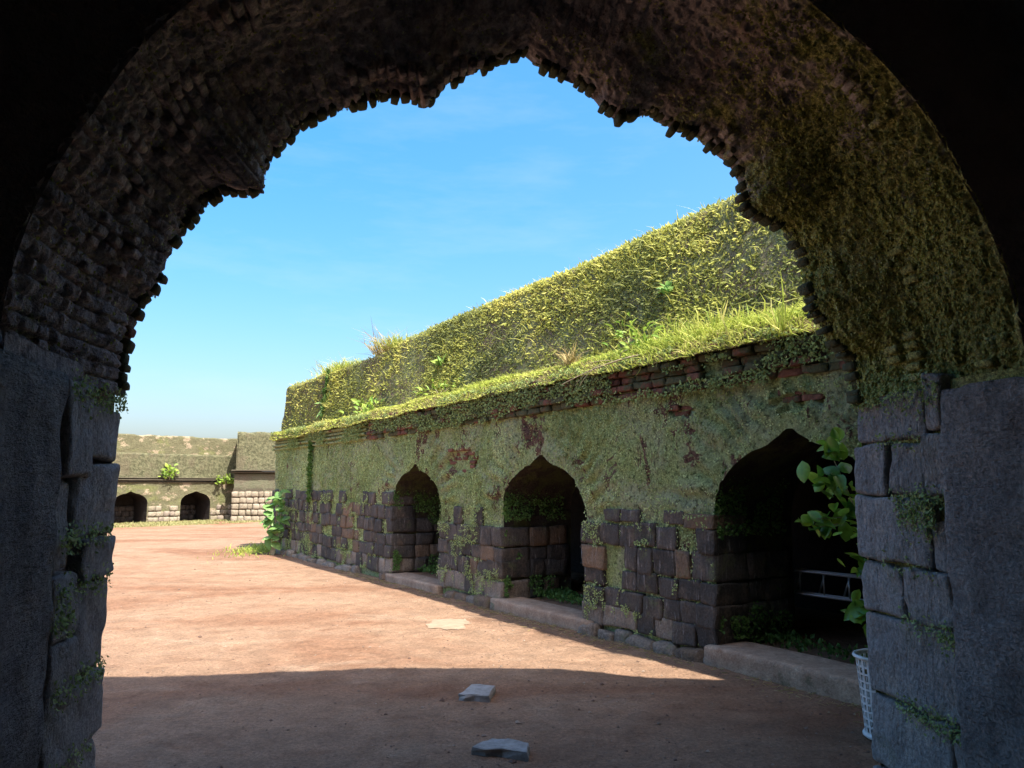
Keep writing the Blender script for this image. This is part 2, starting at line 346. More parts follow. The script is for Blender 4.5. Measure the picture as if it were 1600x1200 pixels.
# ------------------------------------------------------------------ ground
def axis(lo, hi, fine, far, n_far=26):
    mid = np.arange(lo, hi + 1e-6, fine); g = np.geomspace(fine * 2, far, n_far)
    return np.concatenate([(lo - g)[::-1], mid, hi + g])
gx = axis(-6.5, 4.5, .035, 420); gy = axis(3.2, 13.0, .035, 420)
GX, GY = np.meshgrid(gx, gy, indexing='ij')
def gz(x, y):
    near = np.exp(-((x + 1) / 12) ** 2 - ((y - 8) / 16) ** 2)
    return near * (.05 * fbm(P3(x * .5, y * .6, 3.1), 3) + .034 * fbm(P3(x * 3, y * 3.6, 1.7), 4) + .014 * fbm(P3(x * 17, y * 17, 7.7), 2)) - .004
V = P3(GX, GY, gz(GX, GY)).reshape(-1, 3)
ground = obj('ground', mesh('ground', V, gridf(len(gx), len(gy))[:, ::-1][:, [0, 1, 2, 3]], True), MAT['ground']); tag(ground, kind='structure')
if ground.data.polygons[len(ground.data.polygons) // 2].normal.z < 0: ground.data.flip_normals()

# ------------------------------------------------------------------ arched front builder (arcade and far rampart)
def arch_z(t, spring, apex):
    t = np.clip(np.abs(t), 0, 1); rise = apex - spring; tip = rise * .16
    return spring + (rise - tip) * np.sqrt(np.clip(1 - t ** 2.3, 0, 1)) + tip * np.clip(1 - t / .30, 0, 1) ** 1.4
def front(x0, x1, zt, arches, step, disp, z0=-.12):
    """front face (local x along the wall, y into it): columns stand on the ground or on the arch line"""
    Vs = []; Fs = []; off = 0; cur = x0; segs = []
    for (a, b, sp, ap) in sorted(arches):
        segs.append((cur, a, None)); segs.append((a, b, (sp, ap))); cur = b
    segs.append((cur, x1, None))
    for a, b, ar in segs:
        if b - a < 1e-4: continue
        n = max(3, int((b - a) / step) + 1); tt = np.linspace(-1, 1, n)
        if ar: tt = np.sin(tt * np.pi / 2)
        xs = (a + b) / 2 + tt * (b - a) / 2
        lo = arch_z(tt, *ar) if ar else np.full(n, z0)
        top_ = zt(xs) if callable(zt) else np.full(n, float(zt))
        m = max(3, int((top_.max() - lo.min()) / step) + 1); w = np.linspace(0, 1, m)
        Z = lo[:, None] + (top_ - lo)[:, None] * w[None]; X = np.broadcast_to(xs[:, None], Z.shape)
        Y = -disp(X, Z); Vs.append(np.stack([X, Y, Z], -1).reshape(-1, 3)); Fs.append(gridf(n, m, off=off)); off += n * m
    return np.concatenate(Vs), np.concatenate(Fs)
def tunnel(a, b, sp, ap, depth, step, disp, z0=-.12, amp=.02):
    n = 60; tt = np.sin(np.linspace(-1, 1, n) * np.pi / 2); xs = (a + b) / 2 + tt * (b - a) / 2; zs = arch_z(tt, sp, ap)
    nz = 26; zl = np.linspace(z0, sp, nz)[:-1]
    X = np.concatenate([np.full(nz - 1, a), xs, np.full(nz - 1, b)]); Z = np.concatenate([zl, zs, zl[::-1]])
    m = max(4, int(depth / step)); ys = np.linspace(0, depth, m)
    cx, cz = (a + b) / 2, sp * .8
    dx, dz = X - cx, np.maximum(Z - cz, 0) * .9; L = np.hypot(dx, dz) + 1e-6; dx, dz = dx / L, dz / L
    N = amp * 2 * fbm(P3(X[:, None] * 6, ys[None] * 6, Z[:, None] * 6), 4); N = N * st(0, .12, ys)[None]
    y0 = -disp(X, Z)
    Y = y0[:, None] * (1 - ys / depth)[None] + ys[None]
    V = np.stack([X[:, None] + dx[:, None] * N, Y, Z[:, None] + dz[:, None] * N], -1).reshape(-1, 3)
    return V, gridf(len(X), m)
def quadbox(x0, x1, y0, y1, z0, z1, faces='LRBTFK'):
    v = [(x, y, z) for x in (x0, x1) for y in (y0, y1) for z in (z0, z1)]
    d = dict(L=(0, 1, 3, 2), R=(4, 6, 7, 5), F=(0, 4, 5, 1), K=(2, 3, 7, 6), B=(0, 2, 6, 4), T=(1, 5, 7, 3))
    return np.array(v, float), np.array([d[f] for f in faces])

# ------------------------------------------------------------------ the moss-grown arcade
ARC = thing('arcade_building', 'long moss-covered arcade with three pointed arches and black stone base', 'building', (1.85, 7.15, 0), math.atan2(-.83987, .54279))
ARCHES = [(0.0, 1.75, 1.22, 2.08), (-3.62, -1.87, 1.20, 1.97), (-7.10, -5.37, 1.20, 1.93)]
XE = -14.1
PATCH = [(-4.75, 1.92, .42, .17), (.95, 2.28, .26, .07), (-.35, 2.30, .16, .05)]
def dispA(x, z):
    b = .05 * fbm(P3(x * .8, 4.4, z * .8), 3) + .06 * fbm(P3(x * 4, 1.2, z * 3.2), 4) + .05 * fbm(P3(x * 16, 8.8, z * 12), 2)
    # shallow radial ridges of the brick voussoirs round the arches
    for (a, bb, sp, ap) in ARCHES:
        cx = (a + bb) / 2; rr = np.hypot((x - cx) / .875, (z - sp) / .8) ; th = np.arctan2(z - sp, x - cx)
        k = np.exp(-((rr - 1.35) / .28) ** 2) * (z > sp - .05)
        b = b + .030 * k * np.sin(th * 34 + 2.5 * fbm(P3(x * 2, 2.2, z * 2), 2) * 6)
    for (cx, cz, hw, hh) in PATCH:
        q = ((x - cx) / hw) ** 2 + ((z - cz) / hh) ** 2 + 1.2 * fbm(P3(x * 9, 1, z * 9), 2); b = b - .05 * st(1.35, .95, q)
    lowk = st(1.2, 1.45, z); return b * (.25 + .75 * lowk) + .012 - .02 * (1 - lowk)
def zl(x): return 2.74 + .15 * st(-14, 1, x)               # front lip of the ledge
def ZC(x): return zl(x) - .02
V, F = front(XE, 3.6, ZC, ARCHES, .04, dispA)
FW = obj('front_wall', mesh('arcade_front', V, F[:, ::-1]), MAT['moss_wall'], ARC)
for (a, b, sp, ap) in ARCHES:
    V, F = tunnel(a, b, sp, ap, 1.1, .05, dispA, amp=.035)
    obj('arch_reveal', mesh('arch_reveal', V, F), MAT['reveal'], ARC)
# corridor behind the arches
v, f = quadbox(XE + .3, 3.6, 1.1, 2.7, .02, 2.35, 'LRKT'); Vv = [(v, f[:, ::-1])]
seg = [XE + .3] + sum([[a, b] for a, b, _, _ in sorted(ARCHES)], []) + [3.6]
for k in range(0, len(seg), 2):
    v, f = quadbox(seg[k], seg[k + 1], 1.095, 1.1, .02, 2.35, 'K'); Vv.append((v, f))
for (a, b, sp, ap) in ARCHES:
    v, f = quadbox(a, b, 1.095, 1.1, ap, 2.35, 'K'); Vv.append((v, f))
V, F = joinm(Vv); obj('inner_corridor', mesh('inner_corridor', V, F, False), MAT['inner_shade'], ARC)
xs = np.linspace(XE + .3, 3.6, 200); ys = np.linspace(.12, 2.7, 30); X, Y = np.meshgrid(xs, ys, indexing='ij')
obj('corridor_floor', mesh('corridor_floor', np.stack([X, Y, .11 + .03 * fbm(P3(X * 3, Y * 3, 1), 3)], -1).reshape(-1, 3), gridf(200, 30)), MAT['ground'], ARC)
# shell: end, back, roof edge
v, f = quadbox(XE + .01, 3.6, .06, 4.6, -.1, 2.72, 'L'); v2, f2 = quadbox(XE + .01, 3.6, .06, 4.55, -.1, 4.1, 'RK'); v, f = joinm([(v, f), (v2, f2)]); obj('outer_shell', mesh('arcade_shell', v, f, False), MAT['creeper_wall'], ARC)

# upper wall, set back and battered
def back(x): return .05 + .65 * st(-14.2, -2, x)           # where the upper wall stands
def zb(x): return zl(x) + .05 + .22 * st(-14, 0, x)
def ztop(x): return 4.16 + .78 * st(-14, 1.5, x) + .05 * fbm(P3(x * .9, .3, .2), 3) + .03 * np.sin(x * .7) - .10 * st(-8.2, -9.2, x)
def dispU(x, z): return .08 * fbm(P3(x * 1.1, 7.7, z * 1.1), 4) + .045 * fbm(P3(x * 7, 3.3, z * 7), 3)
def ufront(x, w):
    z = zb(x) - .1 + (ztop(x) - zb(x) + .1) * w
    y = back(x) + (z - zb(x)) * (.10 + .15 * st(-12, -8, x)) - dispU(x, z)
    seam = np.exp(-((x + 11.35) / .11) ** 2); y = y + .10 * seam     # old joint between two builds
    rim = st(.90, 1.0, w); y = y + .18 * rim ** 2
    return x, y, z
xs = np.arange(XE + .12, 3.61, .05); w = np.linspace(0, 1, 46); X, W = np.meshgrid(xs, w, indexing='ij')
X, Y, Z = ufront(X, W)
Vf = np.stack([X, Y, Z], -1); yb = np.linspace(0, 1, 8)[1:]
top = np.stack([np.repeat(X[:, -1:], 7, 1), Y[:, -1:] + (4.5 - Y[:, -1:]) * yb[None], Z[:, -1:] + .10 * np.sin(yb * 3)[None] + .05 * fbm(P3(X[:, -1:] * 2, yb[None] * 3, 3), 2)], -1)
Vf = np.concatenate([Vf, top], 1)
UP = obj('upper_wall', mesh('upper_wall', Vf.reshape(-1, 3), gridf(len(xs), 46 + 7)[:, ::-1]), MAT['creeper_wall'], ARC)
x0 = XE + .12; ee = []
n = 14; zz = np.linspace(2.7, float(ztop(np.array(x0))), n); y1 = back(x0) + (zz - zb(x0)) * .1 + .15 * st(.9, 1, (zz - 2.7) / (zz[-1] - 2.7)) ** 2
V = np.concatenate([np.stack([np.full(n, x0 + .01), y1 + .02, zz], 1), np.stack([np.full(n, x0 + .01), np.full(n, 4.5), zz], 1)]); F = np.array([[i, i + 1, n + i + 1, n + i] for i in range(n - 1)])
obj('upper_end', mesh('upper_end', V, F), MAT['creeper_wall'], ARC)
# ledge
xs = np.arange(XE - .06, 3.61, .05); w = np.linspace(0, 1, 14); X, W = np.meshgrid(xs, w, indexing='ij')
def lfront(x): return -.17 + .06 * fbm(P3(x * 1.7, 5.1, 1), 3) + .04 * fbm(P3(x * 9, 5.1, 1), 2)
def ledge(x, w):
    y = lfront(x) + (back(x) + .12 - lfront(x)) * w
    z = zl(x) + (zb(x) - zl(x)) * w + .07 * st(0, .25, w) + .10 * fbm(P3(x * 2.2, y * 2.2, 2), 3) - .09 * st(.14, 0, w)
    return x, y, z
X, Y, Z = ledge(X, W)
obj('ledge', mesh('ledge', np.stack([X, Y, Z], -1).reshape(-1, 3), gridf(len(xs), 14)), MAT['soil'], ARC)

# cornice: a corbelled core with real bricks as far as they can be told apart
def corn(x0, x1, z0, z1, yo):
    xs = np.arange(x0, x1, .04); w = np.linspace(0, 1, 6); X, W = np.meshgrid(xs, w, indexing='ij'); Z = z0 + (z1 - z0) * W
    Y = -yo - .035 * fbm(P3(X * 6, yo * 31, Z * 10), 3) + .05 * (np.abs(W - .5) * 2) ** 4
    Y[:, 0] = .1; Y[:, -1] = .1
    return np.stack([X, Y, Z], -1).reshape(-1, 3), gridf(len(xs), 6)[:, ::-1]
prof = [(2.430, 2.505, .055), (2.512, 2.585, .090), (2.592, 2.660, .060), (2.667, 2.735, .105), (2.742, 2.815, .125)]
cm = []
for k, (z0, z1, yo) in enumerate(prof):
    v, f = corn(XE - .05, -8.2, z0, z1, yo); v[:, 2] += np.where(v[:, 0] < 9, 0, 0); cm.append((v, f))
    v, f = corn(-8.3, 3.6, z0, z1, yo - .075); cm.append((v, f))
V, F = joinm(cm); V[:, 2] += .10 * st(-9, 1, V[:, 0]) - .04
CC = obj('cornice_core', mesh('cornice_core', V, F), MAT['moss_wall'], ARC)
bmesh_ = []
for k in range(8):
    v, f = rbox(.125, .06, .034, 5, .008, .012, 16, 300 + k, .16); bmesh_.append(mesh('cornice_brick', v, f))
for k, (z0, z1, yo) in enumerate(prof):
    x = -8.25 + .09 * k
    while x < 2.6:
        L = random.uniform(.20, .29)
        if random.random() < .90:
            mt = MAT['brick_bare'] if random.random() < .07 else MAT['brick']
            me = random.choice(bmesh_); o = obj('brick', me, None, CC, (x + L / 2, -yo + .055 + random.uniform(-.022, .018), (z0 + z1) / 2 + .10 * float(st(-9, 1, np.array(x))) - .04 + random.uniform(-.006, .006)), (random.uniform(-.05, .05), random.uniform(-.05, .05), random.uniform(-.06, .06)))
            o.scale = ((L - .012) / .25, 1, (z1 - z0 - .004) / .068)
            if not me.materials: me.materials.append(mt)
            o.material_slots[0].link = 'OBJECT'; o.material_slots[0].material = mt
        x += L

# base courses of dressed stone
def place_stone(parent, x0, x1, y0, y1, z0, z1, mt, seed, n=8, rad=.010, amp=.018, skew=.10, gap=.002, name='stone'):
    hx, hy, hz = (x1 - x0) / 2 - gap, (y1 - y0) / 2, (z1 - z0) / 2 - gap
    v, f = rbox(hx, hy, hz, n, rad, amp, 7, seed, skew)
    return obj(name, mesh('stone', v, f), mt, parent, ((x0 + x1) / 2, (y0 + y1) / 2, (z0 + z1) / 2))
stone_rects = []
def pier(x0, x1, ztop_, left_jamb, right_jamb, seed, brown=.25, size=.30):
    r = random.Random(seed); z = .10; row = 0
    while z < ztop_ - .05:
        h = r.uniform(.19, .26); h = min(h, ztop_ - z) if ztop_ - z - h > .12 else ztop_ - z
        x = x0 + (.0 if left_jamb else -.1)
        while x < x1 - .02:
            wd_ = r.uniform(.7, 1.3) * size
            if x1 - x - wd_ < .14: wd_ = x1 - x
            last = z + h > ztop_ - .03
            edge = (left_jamb and x <= x0 + .01) or (right_jamb and x + wd_ >= x1 - .01)
            drop = .42 if last else (.13 if z > .4 else .05)
            if not (r.random() < drop and not edge) and not (last and edge and r.random() < .6):
                zone = (-9.6 < x < -8.7) or (-11.55 < x < -11.2)
                q = r.random(); mt = MAT['stone_brown'] if (q < brown or (zone and q < .85)) else MAT['stone_dark']
                if z < .2 and r.random() < .45: mt = MAT['stone_grey']
                jz = r.uniform(-.018, .018)
                y0_ = -.03 - r.uniform(0, .022)
                dep = .45 if edge else .14
                place_stone(FW, x - (.03 if edge and left_jamb and x <= x0 + .01 else 0), x + wd_ + (.035 if edge and right_jamb and x + wd_ >= x1 - .01 else 0), y0_, y0_ + dep, z + jz, z + h + jz, mt, r.randint(0, 10 ** 6), 9 if x > -6 else 6)
                stone_rects.append((x, x + wd_, z + jz, z + h + jz))
                if edge and right_jamb and x + wd_ >= x1 - .01:       # stones that return into the arch
                    yy = y0_ + .45
                    for q2 in range(2):
                        l2 = r.uniform(.22, .36)
                        if z + h < 1.15 and yy + l2 < 1.05:
                            place_stone(FW, x1 - .12, x1 + .04 + r.uniform(-.02, .015), yy, yy + l2, z + jz, z + h + jz, MAT['stone_dark'] if r.random() < .7 else MAT['stone_brown'], r.randint(0, 10 ** 6), 5)
                        yy += l2
            x += wd_
        z += h; row += 1
    # rough footing
    x = x0 - .02
    while x < x1:
        wd_ = r.uniform(.20, .38); wd_ = min(wd_, x1 + .03 - x)
        if r.random() < .85 and wd_ > .1:
            place_stone(FW, x, x + wd_, -.11 - r.uniform(0, .05), .1, -.10, r.uniform(.06, .13), MAT['stone_grey'] if r.random() < .75 else MAT['stone_brown'], r.randint(0, 10 ** 6), 6, .05, .03, .25)
        x += wd_
pier(-1.87, 0.0, 1.33, True, True, 21, .10, .27)
pier(-5.37, -3.62, 1.30, True, True, 22, .09, .26)
pier(XE + .02, -7.10, 1.46, False, True, 23, .05, .29)
pier(1.75, 3.3, 1.33, True, False, 24, .25)
stone_rects = np.array(stone_rects)
# sills
def sill(x0, x1, y0, y1, z0, z1, seed):
    v, f = rbox((x1 - x0) / 2, (y1 - y0) / 2, (z1 - z0) / 2, 12, .03, .010, 3.5, seed, .02)
    obj('sill', mesh('sill', v, f), MAT['sill'], ARC, ((x0 + x1) / 2, (y0 + y1) / 2, (z0 + z1) / 2))
sill(-.06, 2.05, -.14, .34, -.12, .175, 1); sill(-3.75, -1.70, -.12, .30, -.12, .135, 2); sill(-7.20, -5.30, -.10, .30, -.12, .125, 3)

pbm = []
for k in range(6):
    v, f = rbox(.10, .05, .026, 5, .006, .010, 18, 700 + k, .18); pbm.append(mesh('patch_brick', v, f))
rp_ = random.Random(8)
for (cx, cz, hw, hh) in PATCH:
    z = cz - hh; row = 0
    while z < cz + hh:
        x = cx - hw - .1 * (row % 2)
        while x < cx + hw:
            L = rp_.uniform(.15, .22); q = ((x + L / 2 - cx) / hw) ** 2 + ((z - cz) / hh) ** 2
            if q < 1.15 and rp_.random() < .85:
                yy = -float(dispA(np.array(x + L / 2), np.array(z + .03))) + .046 + rp_.uniform(-.012, .012)
                o = obj('brick', rp_.choice(pbm), MAT['brick_old'], FW, (x + L / 2, yy, z + .03), (rp_.uniform(-.06, .06), rp_.uniform(-.05, .05), rp_.uniform(-.08, .08))); o.scale = ((L - .01) / .2, 1, 1)
            x += L
        z += .062; row += 1
# moss on the arcade front: tiny leaves, uncountable
def wall_mask(x, z):
    """1 where moss leaves grow"""
    ok = np.ones(len(x), bool)
    for (a, b, sp, ap) in ARCHES:
        t = (x - (a + b) / 2) / ((b - a) / 2); ok &= ~((np.abs(t) < 1) & (z < arch_z(t, sp, ap) + .005))
    for (cx, cz, hw, hh) in PATCH: ok &= ~((((x - cx) / hw) ** 2 + ((z - cz) / hh) ** 2 < 1.1) & (fbm(P3(x * 9, 1, z * 9), 2) > -.12))
    for (a, b, c, d) in stone_rects:
        ok &= ~((x > a + .02) & (x < b - .02) & (z > c + .02) & (z < d - .02))
    return ok
n = 230000; x = rng.uniform(XE, 2.4, n); z = rng.uniform(.12, 2.46, n)
dens = np.clip(.62 + 2.0 * fbm(P3(x * 1.0, 2, z * 1.2), 4) + .9 * fbm(P3(x * 5, 9, z * 5), 3), .06, 1) * np.where(z < 1.25, .8, 1.0)
far = np.clip(1.0 - .035 * (-x), .5, 1)
k = (rng.random(n) < dens * far * .56); x, z = x[k], z[k]; k = wall_mask(x, z); x, z = x[k], z[k]
y = -dispA(x, z) - .004 - np.where(z < 1.3, .025, 0)
tn = np.clip(.45 + 1.6 * fbm(P3(x * 1.4, 6, z * 1.4), 3) + 1.0 * fbm(P3(x * 9, 6, z * 9), 2) + rng.normal(0, .28, len(x)), 0, 1)
size = .019 + .010 * np.clip(-x / 14, 0, 1)
mo = obj('wall_moss', catsoup('wall_moss', [leafsoup(np.stack([x, y, z], 1), np.array([0, -1., .15]), size, .75, .75, tintv=tn, out=.22)]), MAT['moss_leaf'], ARC); tag(mo, kind='stuff')
n = 26000; x = rng.uniform(XE, 2.4, n); z = rng.uniform(2.40, 2.86, n); k = fbm(P3(x * 1.6, 3, z * 5), 4) > -.06; x, z = x[k], z[k]
y = -.075 - .05 * st(2.45, 2.8, z) - rng.uniform(0, .035, len(x)); z = z + .05 * st(-9, 1, x)
cmo = obj('cornice_moss', catsoup('cornice_moss', [leafsoup(np.stack([x, y, z], 1), np.array([0, -1., .3]), .03, .8, .7, tintv=np.clip(rng.normal(.22, .2, len(x)), 0, 1), out=.5)]), MAT['moss_leaf'], ARC); tag(cmo, kind='stuff')
n = 85000; x = rng.uniform(XE, 0, n); z = rng.uniform(.02, 1.42, n); m = fbm(P3(x * 2.3, 5, z * 3.0), 4) + .35 * fbm(P3(x * 14, 5, z * 14), 2)
dj = np.full(n, 9.)
for (a, b, c, d) in stone_rects:
    inside = (x > a) & (x < b) & (z > c) & (z < d); dd = np.minimum(np.minimum(x - a, b - x), np.minimum(z - c, d - z)); dj = np.where(inside, dd, dj)
k = (m > .03 + 1.6 * np.minimum(dj, .12)) & (dj < 1)
for (a, b, sp, ap) in ARCHES: k &= ~((x > a - .02) & (x < b + .02))
x, z = x[k], z[k]; y = np.full(len(x), -.058) - rng.uniform(0, .02, len(x))
smo = obj('joint_moss', catsoup('joint_moss', [leafsoup(np.stack([x, y, z], 1), np.array([0, -1., .3]), .019, .8, .8, tintv=np.clip(rng.normal(.4, .22, len(x)), 0, 1), out=.35)]), MAT['moss_leaf'], ARC); tag(smo, kind='stuff')
# in the reveals and at the feet
pts = []; nr = []
for (a, b, sp, ap), den in zip(ARCHES, (5200, 6000, 6000)):
    yv = rng.random(den) ** 1.5 * .95; zv = rng.uniform(.15, 1.75, den); keep = fbm(P3(yv * 4, a, zv * 3), 4) > np.where(zv > 1.12, -.12, np.where(zv < .4, .06, .2))
    t = np.array([0.]); tz = np.clip((zv - sp) / (ap - sp), 0, .999); xx = a + np.where(zv > sp, (b - a) / 2 * (1 - (1 - tz ** 2) ** (1 / 2.3)), .045) + .012
    pts.append(np.stack([xx, yv, zv], 1)[keep]); nr.append(np.tile([1., -.3, .2], (keep.sum(), 1)))
P = np.concatenate(pts); N = np.concatenate(nr)
rm = obj('reveal_moss', catsoup('reveal_moss', [leafsoup(P, N, .030, .8, .75, out=.5)]), MAT['herb'], ARC); tag(rm, kind='stuff')
pts = []
for (a, b, sp, ap), c in zip(ARCHES, (500, 1100, 700)):
    xx = a + .08 + rng.random(c) ** 1.3 * (b - a) * .75; yy = rng.uniform(.42, .95, c) + .0 * xx; keep = yy < .95 - .25 * (xx - a); pts.append(np.stack([xx, yy, np.full(c, .13)], 1)[keep])
P = np.concatenate(pts)
pl = obj('sill_herbs', catsoup('sill_herbs', [leafsoup(P + rng.uniform(0, .07, (len(P), 1)) * [0, 0, 1], np.array([0, -.3, 1.]), .045, .7, .7)]), MAT['herb']); pl.parent = None
pl.location = ARC.location; pl.rotation_euler = ARC.rotation_euler; tag(pl, 'low green herbs growing on the earth inside the arch thresholds', 'herbs', kind='stuff')

# creepers on the upper wall
n = 90000; x = rng.uniform(XE + .2, 2.8, n); w = rng.random(n); _, y, z = ufront(x, w)
dens = np.clip(.38 + 2.2 * fbm(P3(x * .9, 4, z * 1.2), 4) + .9 * fbm(P3(x * 6, 9, z * 6), 2) + .50 * w - .10, .04, 1) * np.where(x < -11.4, .15, np.where(x < -8.6, .5, 1))
fine_ = (rng.random(n) < .55); xf, yf, zf = x[fine_], y[fine_], z[fine_]
k = rng.random(n) < dens; x, y, z, w = x[k], y[k], z[k], w[k]
tn = np.clip(.12 + .42 * w + 1.7 * fbm(P3(x * 1.0, 6, z * 1.3), 4) + rng.normal(0, .2, len(x)), 0, 1)
a = leafsoup(np.stack([x, y - .005, z], 1), np.array([0, -1, .45]), .03 + .045 * rng.random(len(x)) ** 2, .6, .42, tintv=tn, out=.7)
k = rng.random(len(x)) < .06
b = blades(np.stack([x, y - .005, z], 1)[k], np.array([0, -.7, .8]), .13, .011, .9, .5, tintv=np.clip(tn[k] + .1, 0, 1))
c_ = leafsoup(np.stack([xf, yf - .003, zf], 1), np.array([0, -1, .3]), .026, .6, .7, tintv=np.clip(.15 + .9 * fbm(P3(xf * 2, 1, zf * 2), 3) + rng.normal(0, .12, len(xf)), 0, .6), out=.5)
cr = obj('creepers', catsoup('creepers', [a, b, c_]), MAT['creeper_leaf'], ARC); tag(cr, kind='stuff')

def free(name, me, mt, label, cat, kind=None, frame=None):
    o = obj(name, me, mt); fr = frame or ARC
    o.location = fr.location; o.rotation_euler = fr.rotation_euler
    return tag(o, label, cat, kind=kind)
# grass of the ledge
n = 26000; x = rng.uniform(XE, 2.6, n); w = rng.random(n) ** 1.1; k = rng.random(n) < np.clip(.55 + 2.2 * fbm(P3(x * 1.1, w * 1.5, 4), 3) + .5 * st(-4, 0, x), .08, 1); x, w = x[k], w[k]; n = len(x); x, y, z = ledge(x, w)
cl = fbm(P3(x * 1.3, 1, 5), 3); hh = np.clip(.045 + .16 * cl + .05 * st(-3.5, 0, x), .02, .18)
tn = np.clip(.5 + 1.2 * fbm(P3(x * .8, y * 2, 9), 3) + rng.normal(0, .2, n) + .25 * st(.3, 0, w) + .2 * st(-6, -10, x), 0, 1)
g1 = blades(np.stack([x, y, z - .01], 1), np.array([0, -.35, 1.]), hh, .011 + .004 * np.clip(-x / 14, 0, 1), .9, .45, tintv=tn)
n = 24000; x = rng.uniform(XE, 2.6, n); w = rng.random(n) ** 1.3; x, y, z = ledge(x, w)
g2 = leafsoup(np.stack([x, y, z], 1), np.array([0, -.3, 1.]), .036, .7, .6, out=.6, tintv=np.clip(.45 + .9 * fbm(P3(x * 1.2, y, 2), 3) + rng.normal(0, .22, n), 0, 1))
free('ledge_grass', catsoup('ledge_grass', [g1, g2]), MAT['grass'], 'sunlit yellow-green grass along the ledge above the arcade cornice', 'grass', 'stuff')
# grass on the crest
def crest(x, t): _, y, z = ufront(x, np.full_like(x, .97)); return np.stack([x, y + t, z + .02 + .05 * t], 1)
n = 5000; x = rng.uniform(XE + .3, 2.5, n); k = rng.random(n) < np.clip(.25 + 2.2 * fbm(P3(x * .7, 3, 8), 3) + .5 * np.exp(-((x + 11.2) / 1.0) ** 2), .03, 1); x = x[k]; n = len(x)
hh = .07 + .12 * np.exp(-((x + 11.0) / .9) ** 2)
g = blades(crest(x, rng.uniform(0, .3, n)), np.array([0, -.2, 1.]), hh, .014, .7, .35)
free('crest_grass', catsoup('crest_grass', [g]), MAT['grass'], 'thin fringe of grass on the crest of the upper wall', 'grass', 'stuff')

def tuft(name, label, x, n, h, mt, spread, base=None, group=None):
    c = base if base is not None else crest(np.array([x]), np.array([.08]))[0]
    p = rng.normal(size=(n, 3)) * np.array([spread, spread * .5, .01])
    b = blades(p, unit(np.stack([p[:, 0] / spread * .35, p[:, 1] / spread * .3 - .15, np.ones(n)], 1)), h, .014, 1.0, .22)
    m = Matrix.Translation(ARC.location) @ ARC.rotation_euler.to_matrix().to_4x4()
    o = obj(name, catsoup(name, [b]), mt); o.location = m @ Vector(c); o.rotation_euler = ARC.rotation_euler
    return tag(o, label, 'grass tuft', group, 'stuff' if n > 200 else None)
tuft('grass_tuft', 'tall tan dry grass tuft on the wall crest, its stalks against the sky', -9.35, 150, .50, MAT['drygrass'], .16)
tuft('grass_tuft', 'bright green grass clump on the wall crest beside the tall dry tuft', -8.85, 260, .30, MAT['grass'], .22)
tuft('grass_tuft', 'low green grass mound on the far end of the wall crest', -11.3, 420, .24, MAT['grass'], .45)
def ledge_pt(x, w):
    a = ledge(np.array([x]), np.array([w])); return np.array([a[0][0], a[1][0], a[2][0]])
tuft('grass_tuft', 'straw-coloured spiky grass tuft on the ledge left of the leafy shrub', -2.25, 70, .26, MAT['drygrass'], .05, ledge_pt(-2.25, .25))
tuft('grass_tuft', 'lush long-bladed green grass on the ledge right of the leafy shrub', -.3, 320, .20, MAT['grass'], .45, ledge_pt(-.3, .5))
tuft('grass_tuft', 'spiky strap-leaved tuft hanging on the cornice next to the gate vault', 0, 26, .34, MAT['grass'], .03, np.array([.95, -.16, 2.86]))
tuft('grass_tuft', 'small pale strap-leaved tuft sticking out of the cornice bricks', 0, 9, .26, MAT['grass'], .015, np.array([.42, -.16, 2.82]))

# ------------------------------------------------------------------ leafy plants
def leaf_mesh(name, w=.4, fold=.10, droop=.18, heart=0.0, n=7):
    t = np.linspace(0, 1, n); prof_ = np.sin(np.pi * t ** (.8 + heart * -.25)) ** .75 * w * .5; prof_[0] = .02 if not heart else w * .28; prof_[-1] = 0.004
    mid = np.stack([np.zeros(n), t, -droop * t * t], 1)
    Lf = mid + np.stack([-prof_, np.where(t == 0, -.10 * heart, 0), fold * prof_ / w], 1); Rt = mid + np.stack([prof_, np.where(t == 0, -.10 * heart, 0), fold * prof_ / w], 1)
    V = np.stack([Lf, mid, Rt], 1).reshape(-1, 3); F = []
    for i in range(n - 1):
        for k in range(2): F.append([i * 3 + k, i * 3 + k + 1, i * 3 + k + 4, i * 3 + k + 3])
    return mesh(name, V, np.array(F))
LM = dict(ovate=[leaf_mesh('leaf_ovate', .62, .35, .25), leaf_mesh('leaf_ovate', .70, -.25, .38), leaf_mesh('leaf_ovate', .55, .5, .1)],
          heart=[leaf_mesh('leaf_heart', .80, .25, .30, 1.), leaf_mesh('leaf_heart', .88, -.15, .40, 1.)],
          lance=[leaf_mesh('leaf_lance', .28, .3, .35), leaf_mesh('leaf_lance', .34, .2, .55)])
def leaf(parent, p, d, up, L, kind, mt):
    me = random.choice(LM[kind])
    d = Vector(d).normalized(); up = Vector(up); xa = d.cross(up)
    if xa.length < 1e-3: xa = d.cross(Vector((1, .3, .2)))
    xa.normalize(); za = xa.cross(d)
    m = Matrix((xa, d, za)).transposed().to_4x4() @ Matrix.Scale(L, 4); m.translation = Vector(p)
    o = bpy.data.objects.new('leaf', me); COL.objects.link(o)
    if not me.materials: me.materials.append(mt)
    o.parent = parent; o.matrix_local = m
    o.material_slots[0].link = 'OBJECT'; o.material_slots[0].material = mt
    return o
rr = random.Random(77)
def rdir(bias, s=.6):
    return Vector((rr.gauss(0, s), rr.gauss(0, s), rr.gauss(0, s))) + Vector(bias)

